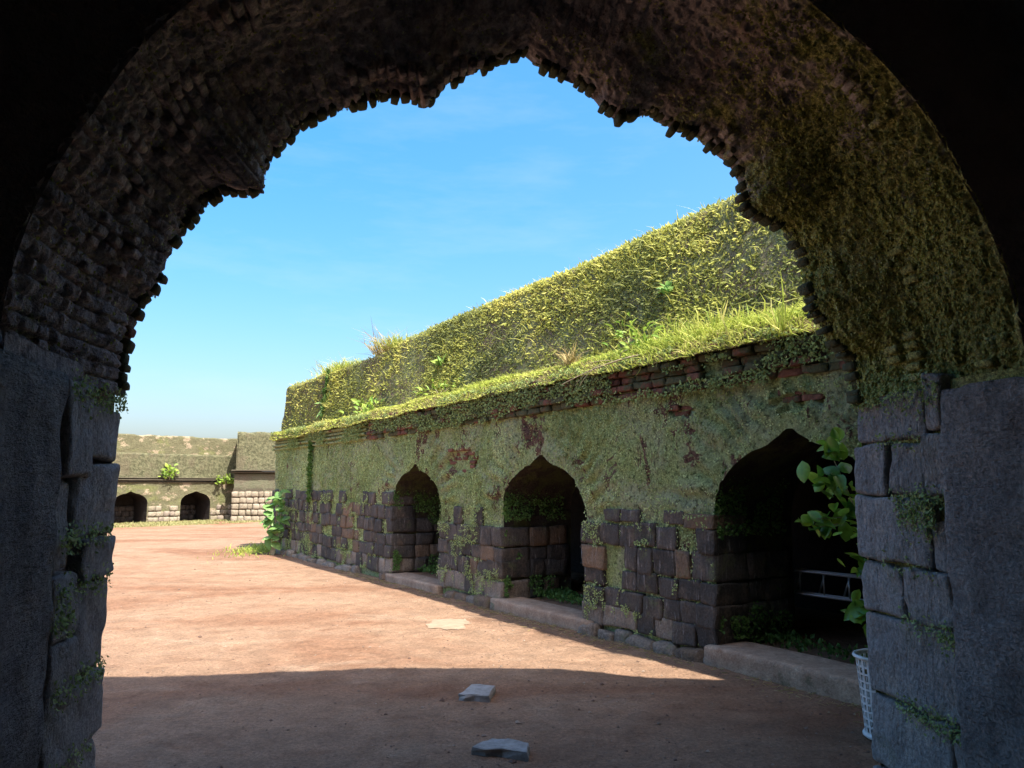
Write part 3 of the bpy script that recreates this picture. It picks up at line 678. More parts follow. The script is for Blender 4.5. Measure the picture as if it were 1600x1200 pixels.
# basket and its plant by the right pier
BK = (2.405, 5.12, 0)
bas = thing('basket', 'tall white perforated plastic basket half hidden behind the right pier', 'basket', BK)
def shell(r0, r1, z0, z1, nc, nr_, hole=.58, th=.006):
    V = []; F = []
    for i in range(nc):
        for j in range(nr_):
            cells = []
            for sgn in (0, 1):
                quad = []; inner = []
                for (a, b) in ((0, 0), (1, 0), (1, 1), (0, 1)):
                    def pt(u, v):
                        ang = 2 * math.pi * (i + u) / nc; t = (j + v) / nr_; r_ = r0 + (r1 - r0) * t - sgn * th
                        return (r_ * math.cos(ang), r_ * math.sin(ang), z0 + (z1 - z0) * t)
                    quad.append(pt(a, b)); inner.append(pt(.5 + (a - .5) * hole, .5 + (b - .5) * (hole + .14)))
                cells.append((quad, inner))
            o = len(V)
            for q, inn in cells: V += q + inn
            for k in range(4):
                k2 = (k + 1) % 4
                F.append([o + k, o + k2, o + 4 + k2, o + 4 + k]); F.append([o + 8 + k2, o + 8 + k, o + 12 + k, o + 12 + k2]); F.append([o + 4 + k, o + 4 + k2, o + 12 + k2, o + 12 + k])
    return np.array(V), np.array(F)
v, f = shell(.150, .183, .03, .49, 26, 10); obj('body', mesh('basket_body', v, f, False), MAT['plastic'], bas)
th = np.linspace(0, 2 * np.pi, 33); 
v, f = tube(np.stack([.190 * np.cos(th), .190 * np.sin(th), np.full(33, .50)], 1), .012, 8); obj('rim', mesh('basket_rim', v, f), MAT['plastic'], bas)
v, f = tube(np.stack([.150 * np.cos(th), .150 * np.sin(th), np.full(33, .018)], 1), .016, 8); obj('base_ring', mesh('basket_base', v, f), MAT['plastic'], bas)
a_ = np.linspace(0, 2 * np.pi, 24, endpoint=False); V = np.concatenate([[[0, 0, .40]], np.stack([.165 * np.cos(a_), .165 * np.sin(a_), np.full(24, .385)], 1)]); F = np.array([[0, 1 + i, 1 + (i + 1) % 24] for i in range(24)])
obj('soil', mesh('basket_soil', V, F), MAT['soil'], bas)
pp = thing('potted_plant', 'glossy green leafy plant growing from the white basket beside the pier', 'plant', (BK[0], BK[1], .39))
stems = [bez((0, 0, -.05), (-.02, .02, .5), (-.10, .02, .98)), bez((-.06, .02, .80), (-.15, .01, 1.1), (-.27, .03, 1.40)), bez((-.10, .02, .98), (-.2, 0, 1.0), (-.40, .0, .98)), bez((.02, .02, 0), (-.03, 0, .2), (-.12, -.02, .45))]
for k, q in enumerate(stems):
    v, f = tube(q, np.linspace(.009, .004, len(q)) if k == 0 else np.linspace(.006, .003, len(q)), 6); obj('stem', mesh('plant_stem', v, f), MAT['stem'], pp)
def wl(x, z): return Vector((x - BK[0], 0, z - .39))
clusters = [((2.08, 1.84), 8, .15, .06), ((2.19, 1.80), 9, .13, .07), ((2.03, 1.64), 7, .14, .06), ((2.11, 1.60), 6, .13, .05), ((1.98, 1.36), 9, .14, .06), ((2.10, 1.37), 9, .13, .07),
            ((2.23, 1.52), 8, .12, .06), ((2.26, 1.42), 8, .12, .05), ((2.24, 1.31), 6, .10, .05), ((2.28, 1.12), 5, .13, .05), ((2.29, 1.02), 4, .12, .04), ((2.27, .80), 5, .17, .05), ((2.31, .68), 5, .14, .05), ((2.32, .56), 5, .12, .05)]
for (c, n, L, sp) in clusters:
    cc = wl(*c)
    for i in range(n):
        d = rdir((-.35, -.35, .25), .55); p = cc + Vector((rr.gauss(0, sp), rr.gauss(0, sp), rr.gauss(0, sp * .8)))
        leaf(pp, p - d.normalized() * L * .4, d, rdir((0, -.4, 1), .4), L * rr.uniform(.65, 1.15), 'ovate', MAT['bigleaf'])
v, f = tube(bez((-.27, -.01, .95), (-.32, -.02, .94), (-.40, -.03, .93), 5), .003, 5); obj('stem', mesh('plant_stem', v, f), MAT['stem'], pp)

# sapling at the far corner
sp_ = thing('sapling', 'sapling with broad pale green leaves at the far corner of the arcade', 'plant', (-5.42, 17.75, 0))
tips = []
for k, (dx, dy, hh, bx) in enumerate([(-.22, -.05, 1.15, -.10), (.10, .0, 1.45, .02), (.22, -.05, 1.25, .08), (-.05, -.1, .85, -.03)]):
    q = bez((bx * .3, 0, -.02), (bx * 1.2, 0, hh * .5), (dx, dy, hh), 9); v, f = tube(q, np.linspace(.018, .008, 9), 6); obj('stem', mesh('sapling_stem', v, f), MAT['stem'], sp_)
    for t in range(3, 9):
        for _ in range(2):
            d = rdir((rr.choice((-.5, .5)), -.5, .05), .45); leaf(sp_, q[t] + np.array(d.normalized()) * .05, d, (0, -.4, 1), rr.uniform(.17, .27), 'heart', MAT['saplingleaf'])

ARM = Matrix.Translation(ARC.location) @ ARC.rotation_euler.to_matrix().to_4x4()
def bush(name, label, c, n, L, spread, kind, mt, frame=ARM, rz=None, stemh=.15, cat='plant', bias=(0, -.4, .7), group=None):
    loc = frame @ Vector(c); t = thing(name, label, cat, loc, ARC.rotation_euler.z if rz is None else rz, group)
    for k in range(3):
        e = (rr.gauss(0, spread * .6), rr.gauss(0, spread * .3) - spread * .2, stemh * rr.uniform(.7, 1.2)); v, f = tube(bez((0, 0, -.03), (e[0] * .3, e[1] * .3, stemh * .6), e, 6), np.linspace(.006, .003, 6), 5)
        obj('stem', mesh('stem', v, f), MAT['stem'], t)
    for i in range(n):
        p = Vector((rr.gauss(0, spread), rr.gauss(0, spread * .5), abs(rr.gauss(stemh * .7, stemh * .4)))); d = Vector((p.x / spread * .5, p.y / spread * .3, 0)) + rdir(bias, .4)
        leaf(t, p, d, rdir((0, -.6, 1), .3), L * rr.uniform(.6, 1.2), kind, mt)
    return t
bush('ledge_shrub', 'bright green leafy shrub on the sunlit grass ledge above the nearest arch', ledge_pt(-1.25, .35), 60, .12, .26, 'lance', MAT['shrubleaf'], stemh=.20)
bush('ledge_plant', 'leafy green plant on the ledge where the upper wall has its fold', ledge_pt(-8.6, .45), 46, .13, .28, 'ovate', MAT['shrubleaf'], stemh=.16)
bush('ledge_plant', 'low green ferny plant at the foot of the creeper wall', ledge_pt(-6.3, .75), 36, .13, .30, 'lance', MAT['shrubleaf'], stemh=.14)
_, y_, z_ = ufront(np.array([-11.3]), np.array([.32])); bush('seam_plant', 'pale broad-leaved plant rooted in the vertical seam of the upper wall', (-11.3, y_[0], z_[0]), 11, .30, .07, 'lance', MAT['saplingleaf'], stemh=.16)
_, y_, z_ = ufront(np.array([-6.55]), np.array([.42])); bush('wall_plant', 'small rosette of orange-tipped leaves on the creeper wall', (-6.55, y_[0] - .02, z_[0]), 12, .16, .05, 'lance', MAT['shrubleaf'], stemh=.05)
_, y_, z_ = ufront(np.array([-1.35]), np.array([.40])); bush('wall_plant', 'single grey-green leafy sprig high on the creeper wall above the shrub', (-1.35, y_[0] - .02, z_[0]), 8, .14, .04, 'ovate', MAT['saplingleaf'], stemh=.08)
# seam vegetation below the seam plant and on the front wall strip
n = 900; zz = np.concatenate([rng.uniform(1.2, 2.5, n // 2), rng.uniform(2.8, 4.1, n // 2)]); xx = -11.3 + rng.normal(0, .05, n); w = np.clip((zz - 2.74) / 1.45, 0, 1); _, yu, _ = ufront(xx, w); yy = np.where(zz < 2.7, -.05, yu - .05)
free('seam_herbs', catsoup('seam_herbs', [leafsoup(np.stack([xx, yy, zz], 1), np.array([0, -1, .4]), .07, .7, .6)]), MAT['herb'], 'strip of small green plants growing down the vertical wall seam', 'herbs', 'stuff')
# dry fallen branch over the cornice
br = thing('dry_branch', 'dry leafless branch hanging over the cornice below the shrub', 'branch', ARM @ Vector((-1.0, -.22, 2.86)), ARC.rotation_euler.z)
for k, (a, b, c, r0) in enumerate([((.15, .15, .06), (-.2, -.05, .02), (-.85, -.12, -.16), .010), ((-.25, -.05, 0), (-.4, -.1, -.05), (-.5, -.15, -.22), .005), ((-.1, -.02, .02), (-.25, -.1, .04), (-.42, -.16, .0), .004), ((-.4, -.08, -.05), (-.5, -.1, -.1), (-.62, -.12, -.20), .004), ((0, 0, .04), (.12, -.1, .08), (.3, -.16, .06), .006)]):
    v, f = tube(bez(a, b, c, 8), np.linspace(r0, r0 * .4, 8), 6); obj('twig', mesh('twig', v, f), MAT['twig'], br)

# ladder lying on edge in the corridor
ld = thing('ladder', 'long aluminium ladder lying on its edge inside the dark arcade', 'ladder', ARM @ Vector((0, 1.22, 0)), ARC.rotation_euler.z)
def bar(a, b, hw, hh):
    a = np.array(a, float); b = np.array(b, float); L = np.linalg.norm(b - a); v, f = rbox(L / 2, hw, hh, 3, .004, 0)
    d = (b - a) / L; m = np.array(Vector(d).to_track_quat('X', 'Z').to_matrix()); return v @ m.T + (a + b) / 2, f
for z in (.52, .74):
    for yy in (0, .10):
        v, f = bar((-3.56, yy, z), (1.25, yy, z), .011, .013); obj('rail', mesh('ladder_rail', v, f), MAT['alu'], ld)
x = -3.53
while x < 1.25:
    v, f = bar((x, 0, .525), (x, 0, .735), .008, .008); obj('rung', mesh('ladder_rung', v, f), MAT['alu'], ld)
    v, f = bar((x - .13, .10, .525), (x - .05, .10, .735), .008, .008); obj('rung', mesh('ladder_rung', v, f), MAT['alu'], ld)
    x += .27
for x in (-1.0, 1.9):
    v, f = rbox(.13, .16, .20, 5, .03, .012, 6, 40 + int(x), .1); o = obj('support_block', mesh('support_block', v, f), MAT['stone_dark']); o.location = ARM @ Vector((x if x < 1 else .95, 1.28, .305)); o.rotation_euler = ARC.rotation_euler
    tag(o, 'dark stone block propping the ladder behind the pier' if x < 1 else 'dark stone block propping the near end of the ladder', 'stone')

# ------------------------------------------------------------------ the gateway we look through
GA = math.atan2(.18874, .98203)
GATE = thing('gateway', 'dark cusped stone gateway arch framing the courtyard', 'gateway', (.0487, 4.125, 0), GA)
OUT = [(-1.99, 2.02), (-1.99, 2.21), (-1.96, 2.41), (-1.94, 2.51), (-1.88, 2.555), (-1.85, 2.71), (-1.79, 2.83), (-1.72, 2.95), (-1.65, 3.06), (-1.57, 3.10), (-1.46, 3.10), (-1.40, 3.12), (-1.39, 3.19), (-1.37, 3.28), (-1.33, 3.35), (-1.25, 3.45), (-1.17, 3.53), (-1.07, 3.58), (-.95, 3.64), (-.83, 3.68), (-.74, 3.71), (-.63, 3.71), (-.53, 3.67), (-.49, 3.74), (-.41, 3.84), (-.32, 3.88), (-.23, 3.93), (-.12, 3.98), (-.05, 4.02), (.01, 4.05), (.08, 3.99), (.21, 3.93), (.33, 3.89), (.40, 3.83), (.54, 3.70), (.65, 3.74), (.77, 3.75), (.87, 3.70), (.95, 3.67), (1.05, 3.65), (1.15, 3.56), (1.25, 3.49), (1.31, 3.42), (1.34, 3.30), (1.36, 3.20), (1.50, 3.15), (1.60, 3.11), (1.64, 3.04), (1.68, 2.97), (1.72, 2.87), (1.72, 2.75), (1.73, 2.64), (1.78, 2.57), (1.82, 2.52), (1.84, 2.45), (1.92, 2.39), (1.98, 2.34), (1.99, 2.24), (1.99, 2.05)]
OUT = np.array(OUT) + np.array([0, .0]); CZ = 2.0
NEAR = np.array([(2.10, 2.00), (2.09, 2.20), (2.02, 2.57), (1.85, 2.96), (1.66, 3.29), (1.42, 3.55), (1.23, 3.68), (1.07, 3.80), (.55, 4.08), (0, 4.32)])
NEAR = np.concatenate([NEAR, (NEAR * [-1, 1])[:-1][::-1]])
def polar(pts):
    a = np.arctan2(pts[:, 1] - CZ, pts[:, 0]); r = np.hypot(pts[:, 0], pts[:, 1] - CZ); o = np.argsort(a); return a[o], r[o]
pa, pr = polar(OUT); na, nr_ = polar(NEAR)
seg = np.hypot(*np.diff(OUT, axis=0).T); cum = np.concatenate([[0], np.cumsum(seg)]); TL = cum[-1]
ss = np.linspace(0, TL, 620); ox = np.interp(ss, cum, OUT[:, 0]); oz = np.interp(ss, cum, OUT[:, 1])
phi = np.maximum.accumulate((np.pi - np.arctan2(oz - CZ, ox))) ; phi = np.pi - phi
rc = np.interp(phi, pa, pr); rs = np.interp(phi, na, nr_)
VD = 1.15; dt = np.concatenate([np.linspace(0, VD, 105)])
def vault(phi_, t_, rc_, rs_):
    S = st(.10, .60, t_); r_ = rc_ + (rs_ - rc_) * S
    x = r_ * np.cos(phi_); z = CZ + r_ * np.sin(phi_)
    arc = phi_ * 2.0
    d = .050 * fbm(P3(x * 2.2, t_ * 2.2, z * 2.2), 3) + .042 * np.abs(fbm(P3(x * 13, t_ * 22, z * 8), 3)) * 2 + .030 * fbm(P3(x * 30, t_ * 34, z * 20), 2)
    course = np.sin(arc * 2 * np.pi / .068 + 2.2 * fbm(P3(x * 1.5, t_ * 1.5, z * 1.5), 2)); joint = np.sin(t_ * 2 * np.pi / .17 + 6 * np.floor(arc / .068))
    lf = st(1.0, .2, x); d = d - (.010 + .010 * lf) * st(.70, 1, course) * st(-.15, .2, fbm(P3(x * 1.3 + 5, t_ * 1.3, z * 1.3), 2) + .1) - (.005 + .006 * lf) * st(.85, 1, joint)
    d = d + .004
    r2 = r_ - d * st(-.02, .03, t_)
    return r2 * np.cos(phi_), -t_, CZ + r2 * np.sin(phi_)
PH, T = np.meshgrid(phi, dt, indexing='ij'); X, Y, Z = vault(PH, T, rc[:, None], rs[:, None])
VLT = obj('vault', mesh('vault', np.stack([X, Y, Z], -1).reshape(-1, 3), gridf(620, 105)[:, ::-1]), MAT['vault'], GATE)
# face towards the passage and the passage vault round the camera
rvv = rs + .62; ring = []
V = []; 
for k, (rr_, yy) in enumerate([(rs - .02, -VD + .01), (rs + .3, -VD - .02), (rvv, -VD), (rvv, -2.2), (rvv, -3.5), (rvv, -5.0), (rvv, -7.5)]):
    V.append(np.stack([rr_ * np.cos(phi), np.full(620, yy) + .03 * fbm(P3(rr_ * np.cos(phi) * 3, k, rr_ * np.sin(phi) * 3), 3), CZ + rr_ * np.sin(phi)], 1))
V = np.stack(V, 1)[::4]; obj('passage_vault', mesh('passage_vault', V.reshape(-1, 3), gridf(V.shape[0], 7)[:, ::-1]), MAT['masonry'], GATE)
parts = []
for sg in (-1, 1):
    e = 2.72 * sg; parts.append((np.array([(2.05 * sg, -VD, -.1), (e, -VD, -.1), (e, -VD, 2.03), (2.05 * sg, -VD, 2.03)]), np.array([[0, 1, 2, 3]])))
    parts.append((np.array([(e, -VD, -.1), (e, -7.5, -.1), (e, -7.5, 2.03), (e, -VD, 2.03)]), np.array([[0, 1, 2, 3]])))
parts.append((np.array([(-2.8, -7.45, -.1), (2.8, -7.45, -.1), (2.8, -7.45, 5.2), (-2.8, -7.45, 5.2)]), np.array([[0, 1, 2, 3]])))  # added unseen end wall, shuts daylight out of the passage's rear end
V, F = joinm(parts); obj('passage_wall_and_light_stop', mesh('passage_wall_and_light_stop', V, F, False), MAT['masonry'], GATE)
# outer mass of the gate: courtyard face, top, flanks
TOPX = [-3.4, 1.0, 2.4, 2.85, 3.3, 4.2]; TOPZ = [5.5, 5.45, 4.8, 4.0, 3.6, 3.5]
ax = np.unique(np.concatenate([np.linspace(-3.4, 4.2, 90), np.linspace(-2.03, 2.03, 160), [-2.0301, 2.0301]]))
topz = np.interp(ax, TOPX, TOPZ) + .10 * fbm(P3(ax * 1.3, 2, 2), 3)
fa = np.linspace(-1.985, 1.985, 200); hi = np.interp(ax, fa, np.array([np.max(np.where(np.abs(ox - a) < .03, oz, 2.02)) for a in fa])) + .03
low = np.where(np.abs(ax) <= 2.03, hi, -.1); w = np.linspace(0, 1, 24)
Z = low[:, None] + (topz - low)[:, None] * w[None]; X = np.repeat(ax[:, None], 24, 1); Y = .0 + .03 * fbm(P3(X * 3, 1, Z * 3), 3) * st(0, .1, w)[None] - .01
obj('courtyard_face', mesh('courtyard_face', np.stack([X, Y, Z], -1).reshape(-1, 3), gridf(len(ax), 24)), MAT['vault'], GATE)
V = np.stack([np.stack([ax, np.full_like(ax, y), topz], 1) for y in (-.01, -7.6)], 1); 
obj('gate_top', mesh('gate_top', V.reshape(-1, 3), gridf(len(ax), 2)), MAT['vault'], GATE)
v, f = quadbox(-3.4, 4.2, -7.6, -.05, -.1, 3.55, 'LRF'); v2, f2 = quadbox(-3.4, 2.4, -7.6, -.05, 3.55, 5.45, 'LF'); V, F = joinm([(v, f), (v2, f2)])
obj('flank', mesh('gate_flank', V, F, False), MAT['vault'], GATE)
# recessed backing of the piers
PC = {}
for sg in (-1, 1):
    ys = np.linspace(.0, -VD, 40); zs = np.linspace(-.1, 2.12, 70); Yg, Zg = np.meshgrid(ys, zs, indexing='ij')
    Xg = sg * (2.055 + .05 * fbm(P3(sg * 3, Yg * 6, Zg * 6), 4)); PC[sg] = obj('pier_core', mesh('pier_core', np.stack([Xg, Yg, Zg], -1).reshape(-1, 3), gridf(40, 70)), MAT['vault'], GATE)
# edge bricks of the cusped arch, one by one
eb = []
for k in range(7):
    v, f = rbox(.0215, .055, .034, 4, .013, .006, 20, 500 + k, .12); eb.append(mesh('edge_brick', v, f))
re_ = random.Random(3); sc = .05
while sc < TL - .03:
    sp2 = re_.uniform(.034, .070); x = np.interp(sc, cum, OUT[:, 0]); z = np.interp(sc, cum, OUT[:, 1])
    x2 = np.interp(sc + .02, cum, OUT[:, 0]) - np.interp(sc - .02, cum, OUT[:, 0]); z2 = np.interp(sc + .02, cum, OUT[:, 1]) - np.interp(sc - .02, cum, OUT[:, 1])
    rad = Vector((x, 0, z - 1.6)).normalized(); tan = Vector((x2, 0, z2)).normalized(); nrm = Vector((-tan.z, 0, tan.x))
    nrm = (nrm + rad * .6).normalized(); tan2 = Vector((nrm.z, 0, -nrm.x))
    if re_.random() < .90:
        p = Vector((x, -.045 + re_.uniform(-.02, .012), z)) + nrm * (.010 + re_.uniform(-.024, .022) - (.03 if re_.random() < .05 else 0))
        m = Matrix((tan2, Vector((0, 1, 0)), nrm)).transposed().to_4x4() @ Matrix.Rotation(re_.uniform(-.15, .15), 4, 'Y'); m.translation = p
        o = obj('brick', re_.choice(eb), MAT['brick_gate'], VLT); o.matrix_local = m @ Matrix.Diagonal((sp2 * .93 / .043, 1, re_.uniform(.9, 1.3), 1))
    sc += sp2
vb = []
for k in range(6):
    v, f = rbox(.022, .052, .03, 4, .009, .007, 20, 560 + k, .15); vb.append(mesh('vault_brick', v, f))
cnt = 0
for tr in range(4000):
    if cnt >= 160: break
    i = re_.randrange(10, 610); row = int(re_.uniform(1, 9)); t = row * .115 + .02 * re_.uniform(-1, 1); ph_ = round(float(phi[i]) * 2.0 / .054) * .054 / 2.0
    r0 = np.interp(ph_, pa, pr); r1 = np.interp(ph_, na, nr_); S = float(st(.10, .60, np.array(t))); rq = r0 + (r1 - r0) * S; xq = rq * math.cos(ph_); zq = CZ + rq * math.sin(ph_)
    if fbm(P3(xq * 1.9 + 3, t * 1.9, zq * 1.9), 2) < (.10 if xq < .5 else .2): continue
    nrm = Vector((math.cos(ph_), 0, math.sin(ph_))); tan2 = Vector((nrm.z, 0, -nrm.x))
    m = Matrix((tan2, Vector((0, 1, 0)), nrm)).transposed().to_4x4() @ Matrix.Rotation(re_.uniform(-.08, .08), 4, 'Y'); m.translation = Vector((xq, -t, zq)) - nrm * re_.uniform(-.006, .012)
    o = obj('brick', re_.choice(vb), MAT['vault'], VLT); o.matrix_local = m; cnt += 1
# pier stones: (depth0, depth1, z0, z1)
def gstone(sg, d0, d1, z0, z1, seed, proud=0.0, mt='stone_gate', n=12, skew=.05, rad=.022):
    x = 1.995 - proud
    place_stone(PC[sg], *( (x, x + .32) if sg > 0 else (-x - .32, -x) ), -d1, -d0 + (.012 if d0 == 0 else 0), z0, z1, MAT[mt], seed, n + 14, rad, .022, skew, .004)
RS = [(0, .56, 1.83, 2.10), (.57, .70, 1.87, 2.16), (0, .27, 1.535, 1.825), (.275, .54, 1.54, 1.82), (.55, .72, 1.53, 1.86), (0, .56, 1.175, 1.53), (.57, .66, 1.16, 1.42), (0, .33, .885, 1.17), (.345, .68, .88, 1.165), (0, .70, .44, .88), (0, .62, .06, .435), (.63, .72, .05, .40), (0, .70, -.14, .055)]
for k, q in enumerate(RS): gstone(1, *q, 900 + k, .01 * (k % 3) - .005)
LS = [(0, .40, 1.70, 1.95), (.41, .72, 1.62, 2.02), (0, .52, 1.37, 1.695), (.53, .72, 1.25, 1.61), (0, .42, 1.175, 1.365), (.43, .70, .98, 1.24), (0, .42, .775, 1.17), (.43, .70, .70, .97), (0, .68, .46, .77), (0, .55, .12, .455), (.56, .72, .10, .46), (0, .70, -.14, .115)]
for k, q in enumerate(LS): gstone(-1, *q, 960 + k, .012 * ((k * 2) % 3) - .008)
gstone(1, .70, 1.62, -.14, 2.06, 991, .040, 'monolith', 26, .02, .022); gstone(-1, .72, 1.75, -.14, 2.05, 992, .012, 'monolith', 26, .02, .022)
# moss leaves on the vault and in the joints
n = 120000; i = rng.integers(0, 620, n); t = rng.random(n) ** 1.2 * 1.1
X, Y, Z = vault(phi[i], t, rc[i], rs[i])
dn = .04 + .95 * st(.5, 1.7, X) * (.55 + .45 * st(3.6, 2.6, Z)) + 2.6 * fbm(P3(X * 2.6, Y * 2.6, Z * 2.6), 4) * st(-.5, 1.2, X)
k = rng.random(n) < np.clip(dn, 0.0, .9); P = np.stack([X, Y, Z], 1)[k]; N = np.stack([-np.cos(phi[i[k]]), np.full(k.sum(), .25), -np.sin(phi[i[k]])], 1)
tn = np.clip(.55 - .5 * t[k] + 1.0 * fbm(P * 2.1, 3) + rng.normal(0, .2, k.sum()), 0, 1)
vm = obj('vault_moss', catsoup('vault_moss', [leafsoup(P, N, .017, .8, .8, tintv=tn, droop=.3, out=.3)]), MAT['vault_leaf'], GATE); tag(vm, kind='stuff')
Pj = []
for sg, rows in ((1, [(2.10, .0, .7, 700), (1.83, .2, .55, 90), (1.53, .30, .70, 160), (1.45, .33, .62, 700), (1.17, .2, .6, 80), (.88, .3, .7, 120), (.44, .25, .70, 330), (.84, .6, .70, 120)]), (-1, [(1.98, 0, .72, 400), (1.37, .1, .72, 250), (1.17, .05, .7, 200), (.775, .05, .68, 260), (.46, .2, .7, 90), (1.05, .5, .72, 120)])):
    for (z, d0, d1, c) in rows:
        d = rng.uniform(d0, d1, c); zz = z + rng.normal(0, .030 if c < 600 else .055, c) - (.05 * (d - d0) if sg > 0 else 0); Pj.append(np.stack([np.full(c, sg * 1.985) - sg * rng.uniform(-.01, .015, c), -d, zz], 1))
Pj = np.concatenate(Pj); Nj = np.stack([-np.sign(Pj[:, 0]), np.full(len(Pj), .3), np.full(len(Pj), .3)], 1)
jm = obj('joint_moss', catsoup('joint_moss', [leafsoup(Pj, Nj, .018, .8, .75, out=.6)]), MAT['moss_leaf'], GATE); tag(jm, kind='stuff')

# ------------------------------------------------------------------ far rampart and bastion
FR = thing('far_rampart', 'sunlit far rampart wall with two dark arched openings', 'wall', (-15.586, 31.126, 0), R(45.74))
FA = [(-.40, .95, .80, 1.30), (2.30, 3.58, .80, 1.30)]
def dispF(x, z): return .06 * fbm(P3(x * 1.5, 3, z * 1.5), 3) + .03 * fbm(P3(x * 8, 3, z * 8), 2)
V, F = front(-9, 6, 1.66, FA, .06, dispF); LW = obj('lower_wall', mesh('far_lower', V, F[:, ::-1]), MAT['far_plaster'], FR)
for a, b, sp, ap in FA:
    V, F = tunnel(a, b, sp, ap, 1.5, .08, dispF); obj('arch_reveal', mesh('far_reveal', V, F), MAT['inner_shade'], FR)
v, f = quadbox(-9, 6, 1.5, 1.6, -.1, 2.0, 'F'); obj('niche_back', mesh('niche_back', v, f, False), MAT['inner_shade'], FR)
r = random.Random(9)
for a, b, sp, ap in FA:     # stone facing at the back of the openings
    for j in range(3):
        x = a + .02
        while x < b - .1:
            w_ = r.uniform(.2, .34); place_stone(LW, x, min(x + w_, b), 1.40, 1.52, .02 + j * .22, .24 + j * .22, MAT['stone_dark'], r.randint(0, 9999), 4, .03, .012); x += w_
for (z0, z1, yo) in ((1.64, 1.70, .06), (1.72, 1.79, .11), (1.81, 1.86, .07)):
    xs = np.arange(-9, 6, .08); w = np.linspace(0, 1, 5); X, W = np.meshgrid(xs, w, indexing='ij'); Y = -yo - .03 * fbm(P3(X * 5, z0 * 9, W), 2); Y[:, 0] = .1; Y[:, -1] = .1
    obj('string_course', mesh('far_course', np.stack([X, Y, z0 + (z1 - z0) * W], -1).reshape(-1, 3), gridf(len(xs), 5)[:, ::-1]), MAT['coping'], FR)
def slab_wall(name, x0, x1, z0, z1, y0, batter, mt, parent, crown=.03, thick=1.5):
    xs = np.arange(x0, x1 + .01, .08); w = np.linspace(0, 1, 22); X, W = np.meshgrid(xs, w, indexing='ij'); zt = z1 + crown * 2 * fbm(P3(xs * 2.2, 4, z1), 3) + crown * .8 * (vnoise(P3(np.floor(xs / .4), 3, 1)) - .5)
    Z = z0 + (zt[:, None] - z0) * W; Y = y0 + batter * (Z - z0) - .05 * fbm(P3(X * 4, 5, Z * 4), 3); Y[:, -1] += .06
    Vv = np.concatenate([np.stack([X, Y, Z], -1), np.stack([xs, np.full_like(xs, y0 + thick), zt], 1)[:, None, :], np.stack([xs, np.full_like(xs, y0 + thick), np.full_like(xs, z0)], 1)[:, None, :]], 1)
    return obj(name, mesh(name, Vv.reshape(-1, 3), gridf(len(xs), 24)[:, ::-1]), mt, parent)
slab_wall('middle_wall', -9, 6, 1.80, 2.86, .03, .02, MAT['far_moss'], FR, .01)
slab_wall('upper_wall', -9, 6, 2.84, 3.60, .10, .03, MAT['far_plaster'], FR, .05)
r = random.Random(31)
for (x0, x1, rows) in ((.98, 2.28, 3), (3.60, 5.2, 3), (-1.6, -.42, 3)):
    for j in range(rows):
        x = x0
        while x < x1 - .08:
            w_ = r.uniform(.20, .34); w_ = min(w_, x1 - x)
            if r.random() < .8: place_stone(LW, x, x + w_, -.07, .1, .02 + j * .225, .24 + j * .225, MAT['stone_pale'] if r.random() < .6 else MAT['stone_grey'], r.randint(0, 9999), 4, .03, .012)
            x += w_
BT = thing('bastion', 'pale stone-footed brick bastion at the right end of the far rampart', 'bastion', (-11.948, 33.217, 0), R(15))
slab_wall('brick_wall', .02, 4, 1.22, 2.06, .06, .03, MAT['far_brick'], BT, .0)
slab_wall('upper_wall', .06, 4, 2.20, 3.84, .12, .04, MAT['far_moss'], BT, .05)
v, f = quadbox(.0, 4, .1, 4, -.1, 3.7, 'LR'); v[v[:, 2] > 1, 0] += np.where(v[v[:, 2] > 1, 0] < 1, .14, 0); obj('side_wall', mesh('bastion_side', v, f, False), MAT['far_brick'], BT)
v, f = quadbox(.0, 4, .06, .2, -.1, 1.4, 'F'); SB = obj('stone_backing', mesh('bastion_back', v, f, False), MAT['coping'], BT)
for z0, z1, yo in ((2.06, 2.12, .10), (2.13, 2.20, .16)):
    xs = np.arange(-.10, 4, .08); w = np.linspace(0, 1, 5); X, W = np.meshgrid(xs, w, indexing='ij'); Y = -yo - .03 * fbm(P3(X * 5, z0 * 9, W), 2); Y[:, 0] = .15; Y[:, -1] = .15
    obj('string_course', mesh('bastion_course', np.stack([X, Y, z0 + (z1 - z0) * W], -1).reshape(-1, 3), gridf(len(xs), 5)[:, ::-1]), MAT['coping'], BT)
for j in range(5):
    x = -.05
    while x < 2.6:
        w_ = r.uniform(.20, .34); place_stone(SB, x, x + w_, -.06, .14, -.02 + j * .26, .235 + j * .26, MAT['stone_pale'], r.randint(0, 9999), 4, .03, .015, .12); x += w_
FRM = Matrix.Translation(FR.location) @ FR.rotation_euler.to_matrix().to_4x4()
bush('wall_shrub', 'bright green shrub growing from the far rampart between its two arches', (1.72, -.15, 1.80), 60, .17, .14, 'ovate', MAT['shrubleaf'], FRM, R(45.7), .34)
bush('wall_shrub', 'green shrub on the far rampart in the corner beside the bastion', (4.15, -.18, 1.55), 60, .17, .20, 'ovate', MAT['shrubleaf'], FRM, R(45.7), .26)
